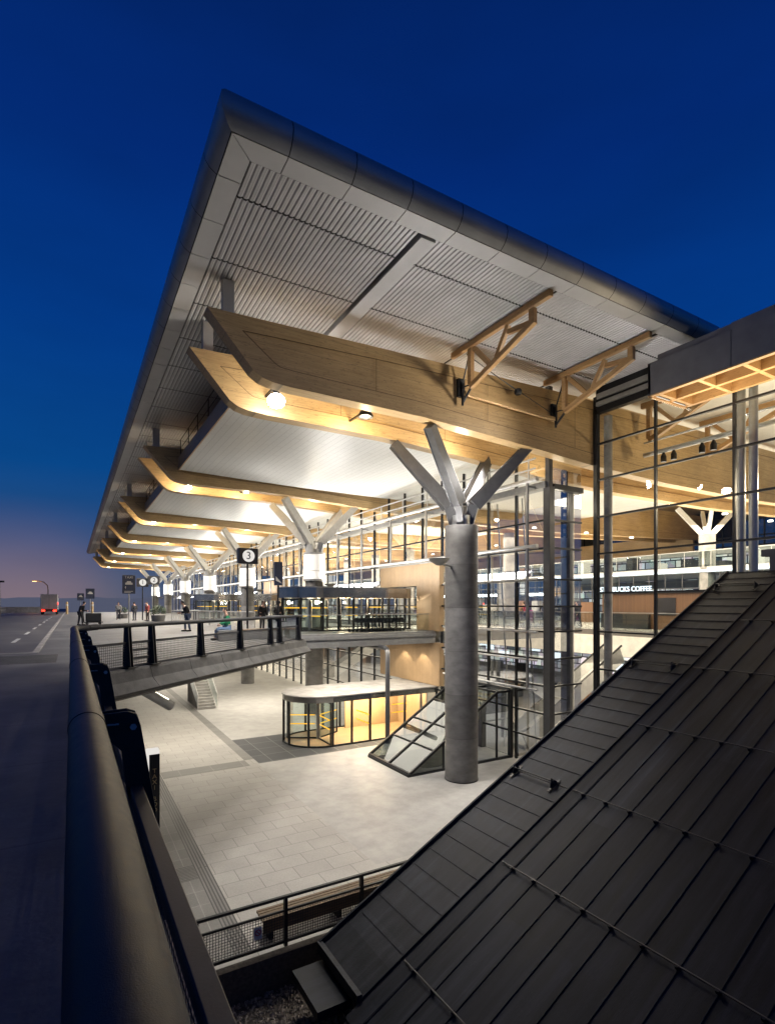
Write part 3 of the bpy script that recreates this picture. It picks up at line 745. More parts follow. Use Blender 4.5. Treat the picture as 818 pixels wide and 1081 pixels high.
rt = thing('return_glass_wall', 'narrow glass return between the corner post and right glass wall', 'glass wall', (20.4, FY0, G))
MB().quad((SL + .25, FY0, G), (XR - .12, FY0, G), (XR - .12, FY0, 11.0), (SL + .25, FY0, 11.0)).build('glazing', 'glass', rt)
for z in TZ: MB().box(SL + .25, XR - .12, FY0 - .06, FY0 + .06, z - .04, z + .04).build('transom', 'black_paint', rt)
MB().box(SL + .2, XR - .12, FY0 - .15, FY0 + .15, 6.9, 7.15).build('head_beam', 'black_paint', rt)
tag(MB().lathe(20.75, 17.95, [(.3, G), (.3, 7.0)], 24).build('concrete_post', 'concrete', smooth=True), 'round grey post just inside the glass return corner', 'column')
tag(MB().lathe(21.62, 16.3, [(.19, G), (.19, 10.4)], 24).build('concrete_post', 'concrete', smooth=True), 'slim pale column just behind the left edge of the right glass wall', 'column')
lad = thing('ladder', 'slotted dark steel plate hung inside the glass return', 'plate', (20.3, 17.8, 5), None)
lb = MB().box(20.2, 20.26, 17.75, 17.85, 4.8, 8.0).box(20.5, 20.56, 17.75, 17.85, 4.8, 8.0)
for i in range(9): lb.box(20.26, 20.5, 17.76, 17.84, 4.85 + i * .38, 5.02 + i * .38)
lb.build('plate', 'dark_metal', lad)
for i, yy in enumerate((11.2, 10.75)):
    tag(MB().lathe(23.0, yy, [(.16, G), (.16, 10.9)], 20).build('steel_post', 'steel_light', smooth=True), ['left of the twin silver steel tubes behind the right glass wall', 'right of the twin silver steel tubes behind the right glass wall'][i], 'column', 'twin steel posts')

# ------------------------------------------------------------------ interior
hall = thing('terminal_interior', 'bright arrivals and departures hall seen through the glass', 'building interior', (40, 60, G))
MB().box(SL + .1, 68, 2, FY1, G, G + .03).build('lower_floor', 'floor_polished', hall)
MB().box(29, 60, 3, FY1, -.75, 0).box(SL + .3, 29, 26, 33.5, -.7, -.02).box(24.5, 29, 44, FY1, -.7, -.02).build('upper_floor', 'floor_polished', hall)
MB().box(28.9, 28.98, 3, FY1, -1.6, -.35).build('cove_light', 'cove', hall)
MB().box(29.2, 59, 4, FY1, -1.66, -1.6).build('lower_ceiling', 'grey_wall', hall)
for i in range(24): MB().box(29.6, 44, 8 + i * 4, 8.16 + i * 4, -1.7, -1.665).build('light_line', 'cove', hall)
MB().box(41, 60, 3, FY1, 4.0, 4.45).build('gallery_floor', 'white_wall', hall)
MB().quad((40.95, 3, 4.45), (40.95, FY1, 4.45), (40.95, FY1, 5.6), (40.95, 3, 5.6)).build('gallery_glass', 'glass_green', hall)
MB().quad((29.0, 3, 0), (29.0, FY1, 0), (29.0, FY1, 1.05), (29.0, 3, 1.05)).build('balustrade_glass', 'glass_rail', hall)
hr = MB().box(28.97, 29.03, 3, FY1, 1.05, 1.1).box(40.9, 41, 3, FY1, 5.6, 5.66)
for i in range(60): hr.box(40.93, 40.97, 4 + i * 2, 4.04 + i * 2, 4.45, 5.6)
hr.build('balustrade_rail', 'steel', hall)
MB().tube((24.2, 16.2, 8.9), (24.2, 2, 8.9), .11, 10).tube((24.2, 16.2, 9.5), (24.2, 2, 9.5), .05, 8).build('service_tube', 'steel_light', hall, smooth=True)
for yy in (15.2, 14.7, 13.4, 12.9, 9.6): MB().lathe(24.2, yy, [(.05, 8.8), (.13, 8.62), (.13, 8.36), (.1, 8.36)], 12).build('spotlight', 'dark_metal', hall)
og = MB()
for i in range(58): og.box(41.0, 41.08, 6 + i * 1.4, 6.06 + i * 1.4, .0, 4.0)
for z in (1.4, 2.8): og.box(41.0, 41.1, 6, 88, z, z + .06)
og.build('office_mullion', 'steel_arm', hall)
MB().quad((41.04, 6, 0), (41.04, 88, 0), (41.04, 88, 4), (41.04, 6, 4)).build('office_glass', 'glass_green', hall)
lamp('POINT', 'hall_front_fill', (26.5, 9.5, 6.8), 1100, (1, .8, .5), .5)  # added lamp, brightens the beam face behind the right glass
MB().box(40.9, 40.94, 3, FY1, 4.05, 4.2).build('gallery_light', 'led_white', hall)
for i in range(30): MB().lathe(31 + (i % 3) * 6, 8 + (i // 3) * 11, [(.16, 7.6), (.16, 7.52), (.02, 7.5)], 12).build('hall_lamp', 'lamp_small', hall)
for i in range(10): MB().lathe(34, 36 + i * 8.2, [(.5, 0), (.5, 8)], 20).build('hall_column', 'concrete', hall, smooth=True)
MB().box(52, 52.1, 3, FY1, 0, 4).box(52, 52.1, 3, FY1, 4.45, 6.3).build('shop_front', 'shop', hall)
MB().box(50.5, 52, 3, FY1, 3.2, 3.9).box(50.5, 52, 3, FY1, 6.2, 6.6).build('shop_fascia', 'grey_wall', hall)
bw = MB()
for i in range(60): bw.box(60, 60.15, 3 + i * 2, 3.12 + i * 2, 6.3, 11.6)
for z in (6.6, 7.6, 8.6): bw.box(60, 60.2, 3, FY1, z, z + .12)
bw.build('rear_window_frame', 'dark_metal', hall)
MB().box(59.6, 59.9, 34, FY1, 6.3, 9.4).build('rear_wall', 'ceiling_wood', hall)
MB().quad((60.05, 3, 6.3), (60.05, FY1, 6.3), (60.05, FY1, 11.6), (60.05, 3, 11.6)).build('rear_window_pane', 'glass_dark', hall)
MB().box(45, 45.1, 14, FY1, G, -1.7).build('lower_wall', 'grey_wall', hall)
MB().box(44.9, 44.98, 14, FY1, G + .4, -2.6).build('lower_shop', 'shop', hall)
MB().box(29.2, 44, 20, 20.2, G, -1.7).build('lower_partition', 'grey_wall', hall)
# scattered counters and screens on the lower level
for i in range(26):
    y = 18 + i * 4 + random.random(); x = random.uniform(31, 43)
    MB().box(x, x + .1, y, y + 1.1, -3.1, -2.5).build('screen', 'led_white', hall)
for i in range(26):
    y = 14 + i * 2.6; x = random.uniform(30.5, 44); h = random.uniform(.8, 1.6)
    MB().box(x, x + .8, y, y + random.uniform(.8, 1.8), G + .03, G + h).build('counter', random.choice(['grey_wall', 'dark_metal', 'kiosk_wood']), hall)
for i in range(40):
    y = 8 + i * 1.7; x = random.uniform(33, 48); h = random.uniform(.8, 2.0)
    if x < 38 and y < 26: continue
    MB().box(x, x + .7, y, y + random.uniform(.6, 1.6), 0, h).build('counter', random.choice(['grey_wall', 'dark_metal', 'kiosk_wood']), hall)
    if i % 2: MB().box(x + 1, x + 1.5, y, y + .7, 0, h * .8).build('display', random.choice(['red_paint', 'led_white', 'marker_pink']), hall)
for i in range(16):
    y = 9 + i * 2.7; MB().box(44, 45, y, y + random.uniform(.5, 1.6), 4.45, 4.45 + random.uniform(.5, 1.4)).build('gallery_seat', random.choice(['kiosk_wood', 'grey_wall', 'dark_metal']), hall)
# inner column with arms
ic = thing('inner_column', 'concrete column with white forked arms inside, behind the right glass wall', 'column', (41.5, 22.6, 0), None)
MB().lathe(41.5, 22.6, [(.56, 0), (.56, 6.9)], 28).build('shaft', 'concrete', ic, smooth=True)
for sx in (-1, 1):
    for sy in (-1, 1): MB().bar((41.5 + sx * .2, 22.6 + sy * .15, 6.8), (41.5 + sx * 1.7, 22.6 + sy * 1.3, 8.9), .24, .34).build('arm', 'steel_light', ic)
# cafe kiosk
kk = thing('cafe_kiosk', 'brown timber clad cafe kiosk with glowing white sign on its top edge', 'kiosk', (32, 20, 0))
MB().box(32, 37, 15.3, 24.6, .02, 2.3).build('wall', 'kiosk_wood', kk)
MB().box(31.9, 37.1, 15.2, 24.7, 2.3, 2.42).build('roof', 'dark_metal', kk)
MB().box(31.97, 32, 19.3, 20.6, .9, 2.0).build('opening', 'sign_black', kk)
MB().box(31.6, 31.9, 20.9, 24.4, 0.02, .95).build('counter', 'black_paint', kk)
text('sign_letters', 'STARBUCKS COFFEE', .46, 'led_white', kk, (31.88, 22.75, 2.6), (0, -1, 0), (0, 0, 1), .03, fit=3.85)
# escalator and roof lights
es = thing('escalator', 'silver escalator rising inside behind the corner glass', 'escalator', (24, 21, G), None)
eb = MB()
for y in (20.2, 21.4): eb.bar((20.2, y, G + .5), (28, y, G + 4.6), .12, .9)
eb.bar((20.2, 20.8, G + .15), (28, 20.8, G + 4.2), 1.1, .3)
eb.build('truss', 'steel', es)
hr = MB()
for y in (20.2, 21.4): hr.path([(19.7, y, G + 1.0), (20.6, y, G + 1.15), (28, y, G + 5.15)], .06, 8)
hr.build('handrail', 'rubber', es, smooth=True)
es2 = copy_tree(es, (24, 47, G), 'silver escalator rising inside behind the wall under the deck')
for yy in (20, 42, 64, 86, 108):
    lamp('AREA', 'hall_light', (36, yy, 7.6), (9000 if yy < 30 else 12500), (1, .87, .67), 1, None, (0, 0, 0), shape='RECTANGLE', size=24, size_y=16)
    lamp('AREA', 'lower_light', (27, yy, -1.9), 1500, (1, .85, .62), 1, None, (0, 0, 0), shape='RECTANGLE', size=6, size_y=16)
lamp('POINT', 'corner_fill', (20.0, 17.75, 6.4), 90, (1, .88, .7), .25)  # added fill light for the round post, no fixture of its own
lamp('AREA', 'hall_uplight', (34, 20, 4.6), 1700, (1, .84, .6), 1, None, (PI, 0, 0), shape='RECTANGLE', size=14, size_y=8)
lamp('AREA', 'hall_uplight', (34, 64, 4.6), 20000, (1, .84, .6), 1, None, (PI, 0, 0), shape='RECTANGLE', size=14, size_y=60)

# timber panel at the entrances
tp = thing('timber_cladding', 'pale timber clad wall panel around the nearer entrances', 'wall panel', (SL - .2, 29, -4.3))
MB().box(SL - .22, SL + .1, 25.6, 32.6, 2.75, 4.1).box(SL - .22, SL + .1, 25.6, 28.0, -.0, 2.75).box(SL - .22, SL + .1, 25.6, 32.6, -3.25, -.7).build('panel', 'wood_panel', tp)
MB().box(SL - .3, SL + .1, 25.5, 32.7, 4.1, 4.2).build('cap', 'steel', tp)
tp2 = thing('timber_cladding', 'pale timber clad wall panel around the farther entrances', 'wall panel', (SL - .2, 55, 0))
MB().box(SL - .22, SL + .1, 52, 59, 2.75, 4.1).box(SL - .22, SL + .1, 52, 54, .03, 2.75).build('panel', 'wood_panel', tp2)
for y in (27.2, 29.3):
    lamp('SPOT', 'wall_wash', (SL - .75, y, -.95), 130, (1, .86, .64), .03, None, (0, 0, 0), spot_size=math.radians(100), spot_blend=.4)

# revolving door pavilions
def stadium(x0, x1, y0, y1, z, n=14):
    r = (y1 - y0) / 2; yc = (y0 + y1) / 2; pts = [(x1, y1, z)]
    for i in range(n + 1):
        a = PI / 2 + PI * i / n; pts.append((x0 + r + r * math.cos(a), yc + r * math.sin(a), z))
    pts.append((x1, y0, z)); return pts
def pavilion(label, x0, x1, y0, y1, z0, hg, hc, roofmat, low):
    t = thing('revolving_door', label, 'revolving door', ((x0 + x1) / 2, (y0 + y1) / 2, z0), None)
    zt = z0 + hg
    MB().prism(stadium(x0 - .05, x1, y0 - .05, y1 + .05, zt + hc), (0, 0, .05)).build('roof', roofmat, t)
    o = stadium(x0, x1, y0, y1, zt); band = MB()
    for a, b in zip(o, o[1:]): band.quad(a, b, (b[0], b[1], zt + hc), (a[0], a[1], zt + hc))
    band.build('canopy_band', 'chrome', t, smooth=True)
    MB().add(stadium(x0 + .03, x1, y0 + .03, y1 - .03, zt + .02), [tuple(range(17))]).build('inner_ceiling', 'ceiling_wood', t)
    g = MB(); o = stadium(x0 + .06, x1, y0 + .06, y1 - .06, z0 + .05)
    for a, b in zip(o, o[1:]): g.quad(a, b, (b[0], b[1], zt), (a[0], a[1], zt))
    g.build('glass', 'glass', t, smooth=True)
    r = (y1 - y0) / 2; yc = (y0 + y1) / 2
    P = []
    for i in (0, 3, 6, 8, 11, 14):
        a = PI / 2 + PI * i / 14; P.append((x0 + r + (r - .06) * math.cos(a), yc + (r - .06) * math.sin(a)))
    nx = 6
    for i in range(1, nx + 1):
        x = x0 + r + (x1 - x0 - r - .1) * i / nx; P += [(x, y0 + .06), (x, y1 - .06)]
    for x, y in P: MB().box(x - .05, x + .05, y - .05, y + .05, z0, zt).build('post', 'dark_metal', t)
    sill = MB(); o = stadium(x0 + .06, x1, y0 + .06, y1 - .06, z0)
    for a, b in zip(o, o[1:]): sill.bar((a[0], a[1], z0 + .04), (b[0], b[1], z0 + .04), .08, .08)
    sill.build('sill', 'dark_metal', t)
    MB().prism(stadium(x0 + .12, x1 - .05, y0 + .12, y1 - .12, z0 + .012), (0, 0, .01)).build('floor', 'wood_panel' if low else 'floor_polished', t)  # wood tone in the lower drum puts warm glow into the colour
    # door wings turning on a hub, with yellow safety stripes
    cx = x0 + r; hub = MB().lathe(cx, yc, [(.12, z0), (.12, zt)], 14).build('hub', 'steel', t, smooth=True)
    for q in range(3):
        a = .5 + q * 2 * PI / 3; e = (cx + (r - .25) * math.cos(a), yc + (r - .25) * math.sin(a))
        w = MB().quad((cx, yc, z0 + .06), (e[0], e[1], z0 + .06), (e[0], e[1], zt - .05), (cx, yc, zt - .05)).build('door_wing', 'glass_rail', t)
        st = MB()
        for z in (.85, 1.35): st.bar((cx + .2 * math.cos(a), yc + .2 * math.sin(a), z0 + z), (e[0], e[1], z0 + z), .015, .06)
        st.build('safety_stripe', 'yellow', w)
        fr = MB().bar((e[0], e[1], z0 + .03), (e[0], e[1], zt), .06, .06).bar((cx, yc, z0 + .06), (e[0], e[1], z0 + .06), .05, .08).bar((cx, yc, zt - .08), (e[0], e[1], zt - .08), .05, .08)
        fr.build('wing_frame', 'dark_metal', w)
    st = MB()
    for z in (.85, 1.35):
        st.box(x0 + r * 2 + .4, x0 + r * 2 + .42, y0 + .4, yc, z0 + z, z0 + z + .06)
        st.box(x1 - 1.8, x1 - .6, yc + .4, yc + .42, z0 + z, z0 + z + .06)
    st.build('safety_stripe', 'yellow', t)
    MB().box(x0 + r * 2 + .4, x1 - .1, yc + r - .5, yc + r - .42, z0, zt).box(x1 - .7, x1 - .62, y0 + .3, y1 - .3, z0 + .0, zt).build('inner_wall', 'wood_panel', t) if low else None
    dd = MB()
    for x in (x0 + r, x0 + r + 2.2, x0 + r + 4.2):
        dd.lathe(x, yc, [(.22, zt - .02), (.01, zt - .02)], 14, cap=False)
        lamp('POINT', 'door_light', (x, yc, zt - .25), 700 if low else 360, (1, .76, .48), .12, t)
    dd.build('ceiling_lamp', 'lamp_small', t)
    return t
pavilion('lower glass revolving door drum with pale concrete roof, standing in the courtyard', 10.0, SL - .02, 25.95, 29.95, G + .01, 2.36, .3, 'concrete', True)
pavilion('upper glass revolving door drum on the deck behind the luggage trolleys', 10.6, SL - .25, 28.6, 32.6, .03, 1.95, .6, 'steel', False)
pavilion('farther glass revolving door drum on the deck, beyond the seated person', 10.6, SL - .25, 54.2, 58.2, .03, 1.95, .6, 'steel', False)
# bent steel pipe beside the lower drum
bp = thing('bent_steel_frame', 'bent grey steel tube rising beside the lower revolving door', 'tube frame', (14.9, 25.2, G))
MB().path([(14.9, 25.2, G), (14.9, 25.2, -1.05), (14.9, 25.27, -.88), (14.9, 25.45, -.8), (14.9, 31, -.8)], .13, 14).build('tube', 'steel_arm', bp, smooth=True)

# glass wedge skylight
wd = thing('glass_wedge', 'sloping glass wedge skylight on the courtyard beside the nearest column', 'skylight', (16, 21.5, G))
x0, x1, y0, y1, zt = 12.8, SL - .1, 19.75, 23.4, -2.7
def wz(x): return G + .12 + (zt - G - .12) * (x - x0) / (x1 - .9 - x0) if x < x1 - .9 else zt
MB().quad((x0, y0, wz(x0)), (x0, y1, wz(x0)), (x1 - .9, y1, zt), (x1 - .9, y0, zt)).quad((x1 - .9, y0, zt), (x1 - .9, y1, zt), (x1, y1, zt), (x1, y0, zt)).build('roof_glass', 'glass_smoke', wd)
MB().add([(x0, y0, G), (x1, y0, G), (x1, y0, zt), (x1 - .9, y0, zt), (x0, y0, wz(x0))], [(0, 1, 2, 3, 4)]).build('side_glass', 'glass_smoke', wd)
MB().add([(x0, y1, G), (x1, y1, G), (x1, y1, zt), (x1 - .9, y1, zt), (x0, y1, wz(x0))], [(0, 1, 2, 3, 4)]).build('side_glass', 'glass_smoke', wd)
MB().box(x0 + .1, x1 - .1, y0 + .1, y1 - .1, G + .004, G + .02).build('floor', 'concrete_dark', wd)  # dark sheet over the ground, paints shade under the glass
fr = MB()
for y in (y0, (y0 + y1) / 2, y1):
    fr.bar((x0, y, wz(x0)), (x1 - .9, y, zt), .09, .12).bar((x1 - .9, y, zt), (x1, y, zt), .09, .12)
for q in (0, .26, .5, .76, 1.): 
    x = x0 + (x1 - .9 - x0) * q; fr.bar((x, y0, wz(x)), (x, y1, wz(x)), .07 if q else .14, .1)
fr.build('frame', 'dark_metal', wd)
sf = MB().bar((x0 - .1, y0, G + .06), (x1, y0, G + .06), .12, .12).bar((x0, y0, G + .06), (x0, y1, G + .06), .2, .12)
for q in (.36, .66): 
    x = x0 + (x1 - .9 - x0) * q; sf.box(x - .04, x + .04, y0 - .03, y0 + .03, G, wz(x))
sf.box(x1 - 1.0, x1 - .9, y0 - .03, y0 + .03, G, zt).box(x1 - .12, x1 + .05, y0 - .08, y0 + .08, G, zt + .1).box(x1 - .12, x1 + .05, y0, y1, zt, zt + .15)
sf.build('side_frame', 'black_paint', wd)

# ------------------------------------------------------------------ pier roof box upper right
pr = thing('eaves_box', 'grey metal clad eaves box with timber coffers at the right edge', 'eaves', (18.6, 12.3, 9.4))
bx0, by1, bz0, bz1 = 18.65, 12.33, 9.42, 10.85
for a, b in ((12.33, 9.4), (9.38, 6.4), (6.38, 3.4)): MB().box(bx0, bx0 + .1, b, a, bz0, bz1 - .22 if a > 12 else bz1).build('cladding_panel', 'box_metal', pr)
MB().box(bx0, XR - .2, by1 - .1, by1 - .004, bz0 + .06, bz1 - .24).box(bx0 + .1, XR - .2, 3.4, by1 - .1, bz0 + .55, bz0 + .6).build('end_panel', 'box_metal', pr)
MB().box(bx0 + .06, XR - .2, 3.4, by1 - .35, bz1 - .22, bz1).build('top_step', 'box_metal', pr)
cf = MB()
for i in range(3):
    x = bx0 + .12 + i * 1.06; cf.box(x, x + .16, 3.4, by1 - .12, bz0, bz0 + .5)
for i in range(9):
    y = by1 - .25 - i * 1.45; cf.box(bx0 + .12, XR - .15, y - .14, y, bz0 + .004, bz0 + .45)
cf.build('timber_coffer', 'wood_y', pr)
MB().box(bx0 - .02, bx0 + .12, 3.4, by1, bz0 - .05, bz0).box(bx0, XR - .2, by1 - .12, by1, bz0 - .05, bz0).build('edge_trim', 'wood_y', pr)
MB().box(bx0 + .3, XR - .1, by1 + .02, by1 + .08, bz0 + .0, bz0 + .05).build('lamp_strip', 'lamp_small', pr)
lamp('AREA', 'coffer_light', (20, 9, 8.2), 260, (1, .78, .48), 1, None, (PI, 0, 0), shape='RECTANGLE', size=2, size_y=6)

# ------------------------------------------------------------------ dark sloping zinc roof
K = .52
def sz(x, lift=0.): return -5.6 + K * (x - 4.5) + lift
zr = thing('zinc_roof', 'dark standing seam zinc roof sloping up to the right in the foreground', 'roof', (12, 6, -4))
X0, X1 = 4.5, 20.5
nrm = Vector((-K, 0, 1)).normalized()
def sp(x, y, h=0.): return Vector((x, y, sz(x))) + nrm * h
# raised edge strip with cross seams
es_ = MB().prism([sp(X0, 8.6, -.35), sp(X0, 8.6, .03), sp(X0, 10.4, .03), sp(X0, 10.4, -.35)], sp(X1, 8.6) - sp(X0, 8.6))
es_.build('edge_strip', 'zinc_strip', zr)
cs = MB(); x = X0 + .95
while x < X1: cs.bar(sp(x, 8.62, .034), sp(x, 10.41, .034), .012, .022, up=nrm); x += .455
cs.bar(sp(X0, 10.41, .03), sp(X1, 10.41, .03), .05, .16, up=nrm); cs.bar(sp(X0, 8.6, .02), sp(X1, 8.6, .02), .03, .04, up=nrm)
cs.build('cross_seam', 'zinc', zr)
MB().prism([sp(3.4, -6, -.4), sp(3.4, -6, -.06), sp(3.4, 8.56, -.06), sp(3.4, 8.56, -.4)], sp(X1 + 2, 0) - sp(3.4, 0)).build('main_sheet', 'zinc', zr)
ss = MB(); y = 8.22
while y > -3: ss.bar(sp(3.4, y, -.055), sp(X1 + 2, y, -.055), .014, .03, up=nrm); y -= .585
ss.build('standing_seam', 'zinc_strip', zr)
gs = MB()
for yy in (8.33,): gs.prism([sp(X0 - .3, yy - .1, -.1), sp(X0 - .3, yy - .1, -.03), sp(X0 - .3, yy + .25, .0), sp(X0 - .3, yy + .25, -.1)], sp(X1, 0) - sp(X0 - .3, 0))
gs.build('hip_flashing', 'zinc', zr)
ev = MB().box(3.85, 4.55, 9.0, 10.3, -6.0, -5.82); ev.bar((4.5, 8.6, -5.6), (4.5, 10.42, -5.6), .1, .22)
ev.build('eave_box', 'zinc', zr)
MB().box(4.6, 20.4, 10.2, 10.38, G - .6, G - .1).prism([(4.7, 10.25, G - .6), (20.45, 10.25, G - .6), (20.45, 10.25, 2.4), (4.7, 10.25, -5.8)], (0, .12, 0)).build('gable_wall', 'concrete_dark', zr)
for i, x in enumerate((5.41, 7.85, 10.02, 12.42, 14.92, 17.4)):
    rd = thing('snow_rail', 'thin steel snow rail crossing the zinc roof, %s from the bottom' % ['lowest', 'second', 'third', 'fourth', 'fifth', 'topmost'][i], 'snow rail', tuple(sp(x, 8, 0)), 'snow rails on the zinc roof')
    MB().tube(sp(x, 8.5, .03), sp(x, -4, .03), (.016 if i != 2 else .013), 8).build('rod', 'rod_steel', rd, smooth=True)
    y = 8.22
    while y > (3 if x < 9 else 4): MB().bar(sp(x - .03, y, .0), sp(x + .03, y, .0), .05, .07, up=nrm).build('clamp', 'dark_metal', rd); y -= .585
for i, x in enumerate((9.92, 14.75, 19.35)):
    sg = thing('snow_guard', 'short black snow guard on the edge strip of the zinc roof, %s' % ['lowest', 'middle one', 'highest'][i], 'snow guard', tuple(sp(x, 9.5, .06)), 'snow guards on the roof edge strip')
    for yy in (10.2, 8.95): MB().prism([sp(x - .12, yy, .06), sp(x + .14, yy, .06), sp(x + .02, yy, .26)], (0, .03, 0)).bar(sp(x - .2, yy, .07), sp(x + .2, yy, .07), .06, .02, up=nrm).build('upright', 'black_paint', sg)
    MB().tube(sp(x, 10.25, .2), sp(x, 8.9, .2), .018, 8).tube(sp(x, 10.25, .12), sp(x, 8.9, .12), .014, 8).build('rod', 'black_paint', sg)
pa = thing('roof_parapet', 'dark blocky parapet at the top of the zinc roof', 'parapet', (21, 7, 2.7))
MB().box(20.52, 21.05, 4, 9.1, 2.5, 3.25).box(20.6, 21.0, 8.2, 9.4, 3.25, 3.5).build('block', 'box_metal', pa, bevel=.02)

# ------------------------------------------------------------------ foreground railing
rail = thing('deck_railing', 'dark tubular railing with mesh infill along the deck edge', 'railing', (.1, 3, 0))
path = [(.06, -2.2, 1.085), (.06, 12.75, 1.085)]
RB = Vector((8.35, 21.55, 1.1)); RA = Vector((.33, 13.15, 1.1))
tubes = MB()
# near handrail in lengths with sleeves
cuts = [-2.2, 2.62, 5.15, 7.65, 10.15, 12.62]
for a, b in zip(cuts, cuts[1:]): tubes.tube((.057, a + .004, 1.085), (.057, b - .004, 1.085), .068, 28)
tubes.path([(.057, 12.62, 1.085), (.065, 12.85, 1.085), (.12, 12.98, 1.085), (.22, 13.08, 1.088), tuple(RA + (RB - RA) * .02)], .067, 20)
tubes.build('handrail', 'rail_paint', rail, smooth=True)
for c in cuts[1:]: MB().tube((.057, c - .09, 1.085), (.057, c + .09, 1.085), .0705, 28).build('sleeve', 'rail_paint', rail, smooth=True)
MB().tube(RA, RB + (RB - RA) * .03, .055, 18).build('handrail', 'rail_paint', rail, smooth=True)
dd = (RB - RA).normalized(); oo = Vector((dd.y, -dd.x, 0))
MB().box(.25, .305, -2.2, 12.9, .69, .705).box(.25, .262, -2.2, 12.9, .63, .69).build('flat_bar', 'bar_paint', rail, bevel=.003)
MB().box(.262, .29, -2.2, 12.9, .1, .14).build('bottom_bar', 'bar_paint', rail)
uv_sheet('mesh_panel', mesh_mat('near_mesh', (.012, .013, .017), .034, .34), rail, (.235, -2.2, .12), (.235, 12.9, .12), (.235, 12.9, .69), (.235, -2.2, .69))
for z, r in ((.68, .03), (.13, .022)):
    MB().bar(RA + Vector((0, 0, z - 1.1)), RB + Vector((0, 0, z - 1.1)), r, r * 2).build('flat_bar', 'bar_paint', rail)
uv_sheet('mesh_panel', 'wire_mesh', rail, tuple(RA + Vector((0, 0, -.97))), tuple(RB + Vector((0, 0, -.97))), tuple(RB + Vector((0, 0, -.42))), tuple(RA + Vector((0, 0, -.42))))
for y in (.5, 2.95, 5.38, 7.8, 10.25, 12.65):
    po = MB()
    for q in (-.045, .04):
        # bracket cheek: reaches from the tube out and down, outer edge leaning outwards
        po.prism([(.105, y + q, 1.03), (.125, y + q, 1.07), (.24, y + q, 1.075), (.28, y + q, 1.06), (.298, y + q, 1.0), (.365, y + q, .58), (.42, y + q, .1), (.42, y + q, -.1), (.3, y + q, -.1), (.3, y + q, .1), (.215, y + q, .88), (.15, y + q, .95)], (0, .012, 0))
    po.tube((.262, y - .062, 1.0), (.262, y + .07, 1.0), .011, 10).tube((.18, y - .055, 1.02), (.18, y + .06, 1.02), .009, 8)
    po.box(.1, .44, y - .09, y + .11, -.1, -.08)
    po.build('post', 'black_paint', rail, bevel=.003)
    MB().tube((.262, y - .072, 1.0), (.262, y - .062, 1.0), .016, 6).box(.15, .2, y - .058, y - .048, 1.015, 1.022).build('bolt', 'steel_light', rail)
def diag(x): return Vector((x, 13.15 + (x - .33) * (RB.y - RA.y) / (RB.x - RA.x), 0))
for x in (1.15, 1.75, 3.25, 4.85, 6.45, 7.0, 8.3):
    p = diag(x); po = MB()
    for q in (-.045, .045):
        c = p + dd * q
        po.prism([c + oo * .0 + Vector((0, 0, 1.05)), c + oo * -.07 + Vector((0, 0, 1.06)), c + oo * -.1 + Vector((0, 0, .1)), c + oo * .12 + Vector((0, 0, .1)), c + oo * .05 + Vector((0, 0, 1.06))], dd * .02)
    po.bar(p + dd * -.16 + Vector((0, 0, .105)), p + dd * .16 + Vector((0, 0, .105)), .3, .025)
    po.build('post', 'black_paint', rail)
a, b = diag(1.15), diag(1.75)
MB().bar(a + Vector((0, 0, .5)), b + Vector((0, 0, .5)), .03, .06).bar(a + Vector((0, 0, .3)), b + Vector((0, 0, .3)), .03, .06).build('gate_bar', 'bar_paint', rail)
# glass balustrade round the link deck
gbx = thing('glass_balustrade', 'low clear glass balustrade along the deck edge by the trolleys', 'balustrade', (8.5, 26.4, 0))
MB().quad((8.55, 22.0, .05), (8.55, 26.42, .05), (8.55, 26.42, 1.0), (8.55, 22.0, 1.0)).quad((8.55, 26.42, .05), (SL - .4, 26.42, .05), (SL - .4, 26.42, 1.0), (8.55, 26.42, 1.0)).build('glass', 'glass_rail', gbx)
MB().box(8.52, 8.58, 22, 26.42, 1.0, 1.04).box(8.52, SL - .4, 26.39, 26.45, 1.0, 1.04).build('top_rail', 'steel', gbx)
tag(MB().box(8.5, SL - .16, 26.1, 26.4, -.72, .02).box(8.5, SL - .16, 26.0, 26.1, -.3, -.1).build('deck_edge_trim', 'steel', bevel=.01), 'straight grey metal edge of the link deck under the trolleys', 'edge beam')

# lower fence by the gravel
fe = thing('ramp_fence', 'dark steel fence with mesh infill beside the gravel bed', 'fence', (4, 11.35, G))
fr = MB().bar((.9, 11.4, G + 1.1), (9.2, 11.35, G + 1.1), .07, .06).build('top_rail', 'dark_metal', fe)
MB().bar((.9, 11.4, G + .8), (9.2, 11.35, G + .8), .04, .05).bar((.9, 11.4, G + .12), (9.2, 11.35, G + .12), .05, .06).build('lower_rail', 'dark_metal', fe)
for x in (2.2, 4.1, 6.0, 7.9): MB().box(x - .035, x + .035, 11.33, 11.43, G + .02, G + 1.1).build('post', 'black_paint', fe)
uv_sheet('mesh_panel', 'wire_mesh', fe, (.9, 11.38, G + .14), (9.2, 11.36, G + .14), (9.2, 11.36, G + .8), (.9, 11.38, G + .8))
be = thing('slatted_bench', 'long brown slatted timber bench behind the mesh fence', 'bench', (6.5, 12.0, G))
for i in range(5): MB().box(3.7, 9.4, 11.75 + i * .1, 11.82 + i * .1, G + .44, G + .5).build('slat', 'bench_wood', be)
for x in (3.9, 5.6, 7.3, 9.1): MB().box(x - .05, x + .05, 11.75, 12.22, G + .004, G + .44).build('leg', 'dark_metal', be)
MB().box(3.7, 9.4, 11.72, 11.75, G + .2, G + .5).build('front_board', 'bench_wood', be)
sg = thing('no_smoking_sign', 'small square red and white prohibition sign on the mesh fence', 'sign', (3.45, 11.3, G + .5))
